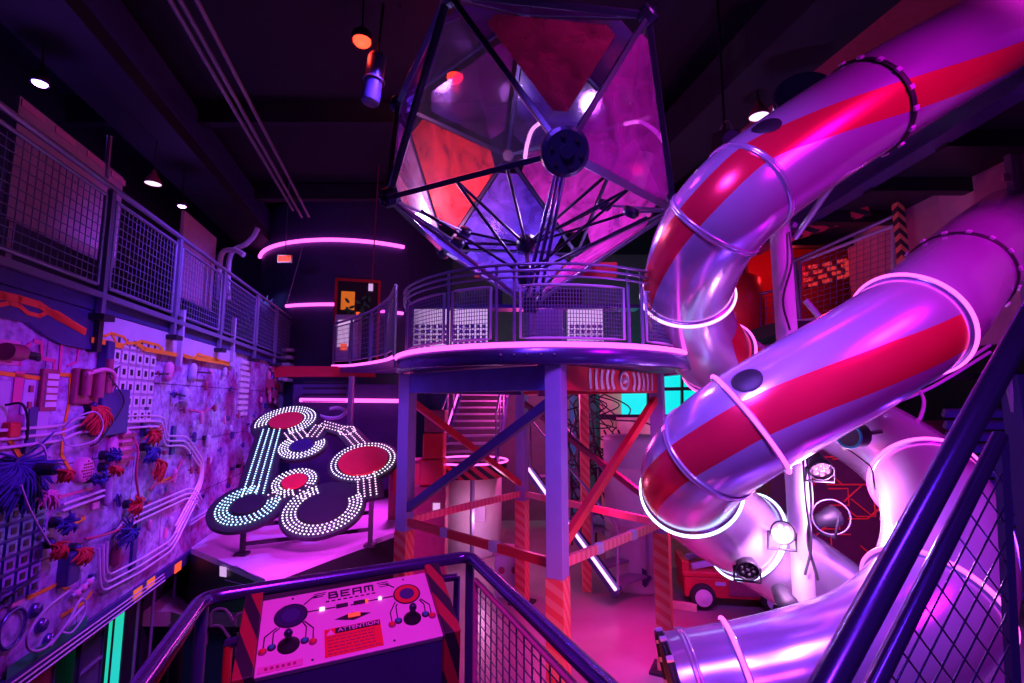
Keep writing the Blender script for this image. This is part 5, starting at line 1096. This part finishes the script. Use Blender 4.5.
def dial(zx, zy, ro, m1, m2):
    x, y = cz(zx, zy); mb = MB(); mb.lathe([(0, .001), (ro, .001)], cp(x, y), CN, 36); mb.build('dial_ring', 'ink', cs); MB().lathe([(0, .0022), (ro - .007, .0022)], cp(x, y), CN, 36).build('dial_face', m1, cs); MB().lathe([(0, .0034), (ro * .55, .0034)], cp(x, y), CN, 36).build('dial_centre', m2, cs)
dial(260, 238, .067, 'bluem', 'navy'); dial(754, 145, .062, 'red', 'navy')
for p in (((315, 192), (350, 162), (372, 156)), ((700, 118), (668, 104), (650, 104)), ((332, 222), (392, 212), (450, 202)), ((515, 193), (580, 178), (640, 166), (695, 155)), ((200, 290), (147, 332), (140, 390)), ((212, 292), (186, 312), (180, 366)), ((310, 265), (326, 285), (322, 340)), ((318, 262), (356, 290), (354, 345)), ((705, 180), (684, 225), (692, 270)), ((714, 188), (708, 200), (716, 255)), ((808, 170), (828, 190), (834, 228)), ((812, 166), (850, 190), (860, 235))): wire2(p)
def joystick(zx, zy, bx, by, r):
    x, y = cz(bx, by); b = cp(x, y, 0); js = MB().lathe([(r, 0), (r, .004), (r * .85, .010), (r * .6, .022), (r * .38, .032), (.012, .040), (.010, .05)], b, CN, 28).build('joystick', 'black', cs)
    MB().ball(b + CN * .06, .017).build('knob', 'hubm', js)
joystick(255, 300, 250, 365, .042); joystick(780, 200, 778, 250, .038)
for zx, zy, m in ((138, 395, 'sticker'), (177, 376, 'teal'), (319, 345, 'teal'), (354, 350, 'sticker'), (692, 277, 'sticker'), (719, 261, 'teal'), (834, 233, 'teal'), (863, 238, 'sticker')):
    x, y = cz(zx, zy); b = MB().lathe([(.016, 0), (.016, .004), (.012, .006), (0, .006)], cp(x, y), CN, 18).build('button_bezel', 'ink' if m == 'teal' else 'maroon', cs); MB().lathe([(.010, .005), (.010, .010), (0, .011)], cp(x, y), CN, 16).build('button_cap', m, b)
for zx, zy, w, m in ((393, 212, .022, 'whitepar'), (478, 197, .05, 'ink'), (552, 183, .05, 'ink'), (583, 177, .012, 'orangel'), (530, 236, .05, 'redglow')):
    x, y = cz(zx, zy); MB().box(cp(x, y, .004), (w, .018, .008), CM).build('indicator', m, cs, bevel=.002)
x, y = cz(640, 166); MB().ball(cp(x, y, .004), .009).build('indicator_lamp', 'whitepar', cs)
x, y = cz(525, 240); mb = MB(); mb.prism([cp(x - .075, y, .0008), cp(x, y + .022, .0008), cp(x + .075, y, .0008), cp(x, y - .022, .0008)], CN * .001); mb.build('indicator_plate', 'ink', cs)
qa = [cz(404, 302), cz(640, 252), cz(656, 362), cz(404, 422)]; sx0 = (qa[0][0] + qa[3][0]) / 2; sx1 = (qa[1][0] + qa[2][0]) / 2; sy1 = (qa[0][1] + qa[1][1]) / 2; sy0 = (qa[2][1] + qa[3][1]) / 2
st = MB().box(cp((sx0 + sx1) / 2, (sy0 + sy1) / 2, .0012), (sx1 - sx0, sy1 - sy0, .0024), CM).build('warning_label', 'sticker', cs)
hh = (sy1 - sy0) * .24; MB().box(cp((sx0 + sx1) / 2 + .02, sy1 - hh / 2, .003), (sx1 - sx0 - .045, hh * .8, .001), CM).build('label_header', 'ink', st)
text('ATTENTION', .026, CM4((sx0 + sx1) / 2 + .024, sy1 - hh / 2, .0042), 'label_lettering', 'consp', st, .0006, sx=1.15)
tx, ty = sx0 + .024, sy1 - hh * .62; MB().prism([cp(tx - .017, ty - .014, .003), cp(tx + .017, ty - .014, .003), cp(tx, ty + .016, .003)], CN * .001).build('warning_triangle', 'consp', st)
mb = MB(); random.seed(3)
for r_ in range(6):
    xx = sx0 + .012; y = sy1 - hh - .012 - r_ * .0165
    while xx < sx1 - .03: w = random.uniform(.008, .024); mb.box(cp(xx + w / 2, y, .003), (w, .005, .001), CM); xx += w + .005
mb.build('label_small_print', 'maroon', st)
x, y = cz(215, 455); MB().box(cp(x, y, .001), (.16, .030, .002), CM).build('name_strip', 'pinkc', cs)
mb = MB()
for k in range(6): mb.box(cp(x - .05 + k * .02, y, .003), (.011, .012, .001), CM)
mb.build('strip_lettering', 'maroon', cs)
for zx, zy in ((268, 166), (738, 84), (352, 427), (702, 344)): x, y = cz(zx, zy); MB().lathe([(.005, 0), (.004, .003), (0, .004)], cp(x, y), CN, 10).build('screw', 'ink', cs)
# small metal frame and parts right of the console, between railing and column
fr_ = thing('equipment_frame', 'pale square metal frame right of the console behind the railing', 'frame', PZ(440, 600, 1.5)); q = [P(428, 622, 3.2), P(456, 622, 3.2), P(457, 577, 3.2), P(430, 580, 3.2)]; mb = MB(); frame_rect(mb, *q, .022); [mb.tube([v, Vector((v.x, v.y, 0))], .02, 8) for v in q[:2]]; mb.build('square_tube', 'bluem', fr_)

# ================================================================= CEILING: beams, pipes, lamps
def along(px, py, z): p = PZ(px, py, z); return p
def run(name, px, py, z, w, h, m, label, cat, s0=-4, s1=9, pipe=False, group=None):
    p = PZ(px, py, z); a, b = p + WT * s0, p + WT * s1
    mb = MB().tube([a, b], w, 10) if pipe else MB().bar(a, b, w, h); return mb.build(name, m, None, label, cat, group)
run('ceiling_duct', 95, 60, 7.9, 1.0, .5, 'ceil', 'broad dark blue duct running over the left railing', 'duct')
run('ceiling_duct', 150, 90, 8.2, .7, .6, 'navy', 'second dark blue duct right of the broad left one', 'duct')
run('ceiling_duct', 735, 90, 7.6, .9, .6, 'ceil', 'broad dark duct above the upper slide', 'duct', -6, 5)
run('ceiling_duct', 860, 30, 7.8, .9, .5, 'maroon', 'dark red duct at the top right corner', 'duct', -6, 3)
for k, (px, py) in enumerate(((225, 80), (238, 80), (205, 60))): run('ceiling_pipe', px, py, 7.6, .03, .03, 'grey', ('left one', 'right one', 'outermost')[k] + ' of the thin pipes running along the dark ceiling', 'pipe', -3, 5.5, True, 'thin ceiling pipes')
for k, y in enumerate((2.4, 5.0, 9, 12.6)): MB().box((0, y, 8.45), (18, .2, .4)).build('ceiling_beam', 'ceil', None, 'dark cross beam under the ceiling', 'beam', 'dark ceiling cross beams')
def ceiling_lamp(px, py, y, m, label, col, w, r=.09):
    c = P(px, py, y); t = thing('ceiling_lamp', label, 'lamp', c); MB().lathe([(0, .16), (r * .6, .16), (r, .10), (r * 1.1, -.01), (r, -.01)], c, n=20).build('housing', 'black', t); MB().ball(c, r * .9, (1, 1, .6)).build('bulb', m, t); MB().cyl(c + Vector((0, 0, .14)), Vector((c.x, c.y, 8.7)), .015, n=8).build('stem', 'black', t)
    light('lamp_glow', 'POINT', c - Vector((0, 0, .15)), col, w, None, .08)
ceiling_lamp(40, 83, 6.0, 'violetl', 'bright violet ceiling lamp at the upper left corner', (.3, .08, 1), 10)
ceiling_lamp(182, 206, 9.5, 'violetl', 'small bright violet lamp above the far left railing', (.35, .1, 1), 12, .08)
ceiling_lamp(362, 41, 6.5, 'redl', 'glowing red lamp under the ceiling left of the crystal', (1, .04, .02), 5, .14)
ceiling_lamp(455, 77, 7.6, 'redl', 'added red lamp standing in for a reflection in the crystal panel', (1, .04, .02), 6, .15)  # extra lamp in place of a red reflection in the crystal panel
def pendant(px, py, y, label, top=8.6, m='lampw'):
    c = P(px, py, y); t = thing('pendant_lamp', label, 'lamp', c); MB().lathe([(.13, 0), (.14, .02), (.09, .12), (.04, .2), (.03, .26), (0, .26)], c, n=24).build('lamp_shade', 'maroon', t); MB().lathe([(0, .01), (.125, .01)], c, n=24).build('lens', m, t); MB().cyl(c + Vector((0, 0, .25)), Vector((c.x, c.y, top)), .012, n=6).build('cord', 'bcable', t)
pendant(153, 184, 8.5, 'small dim pendant lamp over the left mezzanine'); pendant(759, 117, 6.5, 'small pendant lamp left of the upper slide')
c = P(374, 78, 6.6); t = thing('cylinder_projector', 'dark blue cylinder projector hanging beside the red lamp', 'projector', c); MB().lathe([(0, -.38), (.12, -.38), (.13, -.36), (.13, .3), (.1, .36), (0, .36)], c, (.12, 0, 1), 24).build('barrel', 'navy', t); MB().torus(c + Vector((0, 0, -.05)), (.12, 0, 1), .145, .012).build('band', 'wire', t); MB().cyl(c + Vector((.04, 0, .3)), Vector((c.x + .1, c.y, 8.7)), .02, n=8).build('stem', 'black', t)
c = P(725, 142, 6.0); t = thing('projector', 'dark stage projector with pale lens left of the upper slide', 'projector', c); MB().box(c, (.22, .35, .26), Matrix.Rotation(R(20), 3, 'X')).build('body', 'black', t, bevel=.02); MB().cyl(c + Vector((-.03, -.18, -.06)), c + Vector((-.05, -.30, -.1)), .085).build('lens_barrel', 'navy', t); MB().torus(c + Vector((0, 0, .06)), (1, 0, 0), .2, .012, 24, 6, a0=0, a1=math.pi).build('yoke', 'grey', t); MB().cyl(c + Vector((0, 0, .1)), Vector((c.x, c.y, 8.7)), .02, n=8).build('stem', 'black', t)
c = P(803, 92, 5.6); t = thing('slide_collar', 'blue lit round collar behind the upper slide', 'collar', c); MB().lathe([(.0, .0), (.26, .0), (.30, .02), (.32, .0), (.32, -.3), (.0, -.3)], c, (-.4, -.85, .3), 32).build('disc', 'bluem', t)
# truss behind the crystal
t = thing('ceiling_truss', 'dark lighting truss of thin bars above the crystal', 'truss', P(540, 2, 6.8))
ta_, tb_ = P(395, 20, 7.2), P(650, 12, 7.0)
for dz in (0, .35): MB().tube([ta_ + Vector((0, 0, dz)), tb_ + Vector((0, 0, dz))], .025, 8).build('chord', 'black', t)
for i in range(12): a, b = ta_.lerp(tb_, i / 12), ta_.lerp(tb_, (i + 1) / 12); MB().tube([a + Vector((0, 0, .35 * (i % 2))), b + Vector((0, 0, .35 * (1 - i % 2)))], .014, 6).build('web_bar', 'black', t)
for px, lab in ((400, 'left'), (656, 'right')): c = P(px, 8, 6.6); MB().cyl(c, Vector((c.x, c.y, 8.7)), .012, n=6).build('hanging_rod', 'black', None, 'thin rod holding the %s top corner of the crystal' % lab, 'rod')
# exit sign
c = P(285, 259, 12.4); t = thing('exit_sign', 'small orange lit EXIT sign hanging before the curved wall', 'sign', c); MB().box(c, (.36, .07, .20)).build('sign_box', 'white', t, bevel=.01); MB().box(c + Vector((0, -.037, 0)), (.32, .01, .16)).build('lit_face', 'orangel', t); text('EXIT', .14, Matrix.Translation(c + Vector((0, -.046, 0))) @ Matrix.Rotation(R(90), 4, 'X'), 'lettering', 'red', t, .003)
MB().cyl(c + Vector((0, 0, .1)), Vector((c.x, c.y, 8.7)), .012, n=6).build('rod', 'wire', t)
c = P(376, 250, 11.5); MB().cyl(P(372, 282, 11.5), Vector((c.x, 11.5, 8.72)), .014, n=6).build('hanging_rod', 'maroon', None, 'long thin rod hanging in front of the curved wall', 'rod')
for pts, lab in (([(228, 300, 9.5), (230, 256, 9.5), (246, 244, 9.5), (254, 236, 9.6), (258, 228, 9.6)], 'pale curved arm over the far left railing'), ([(219, 300, 9.3), (221, 256, 9.3), (234, 250, 9.3), (244, 255, 9.3)], 'short pale arm beside the curved one')):
    MB().tube(smooth([P(*p) for p in pts]), .05, 8).build('curved_arm', 'lil', None, lab, 'arm')
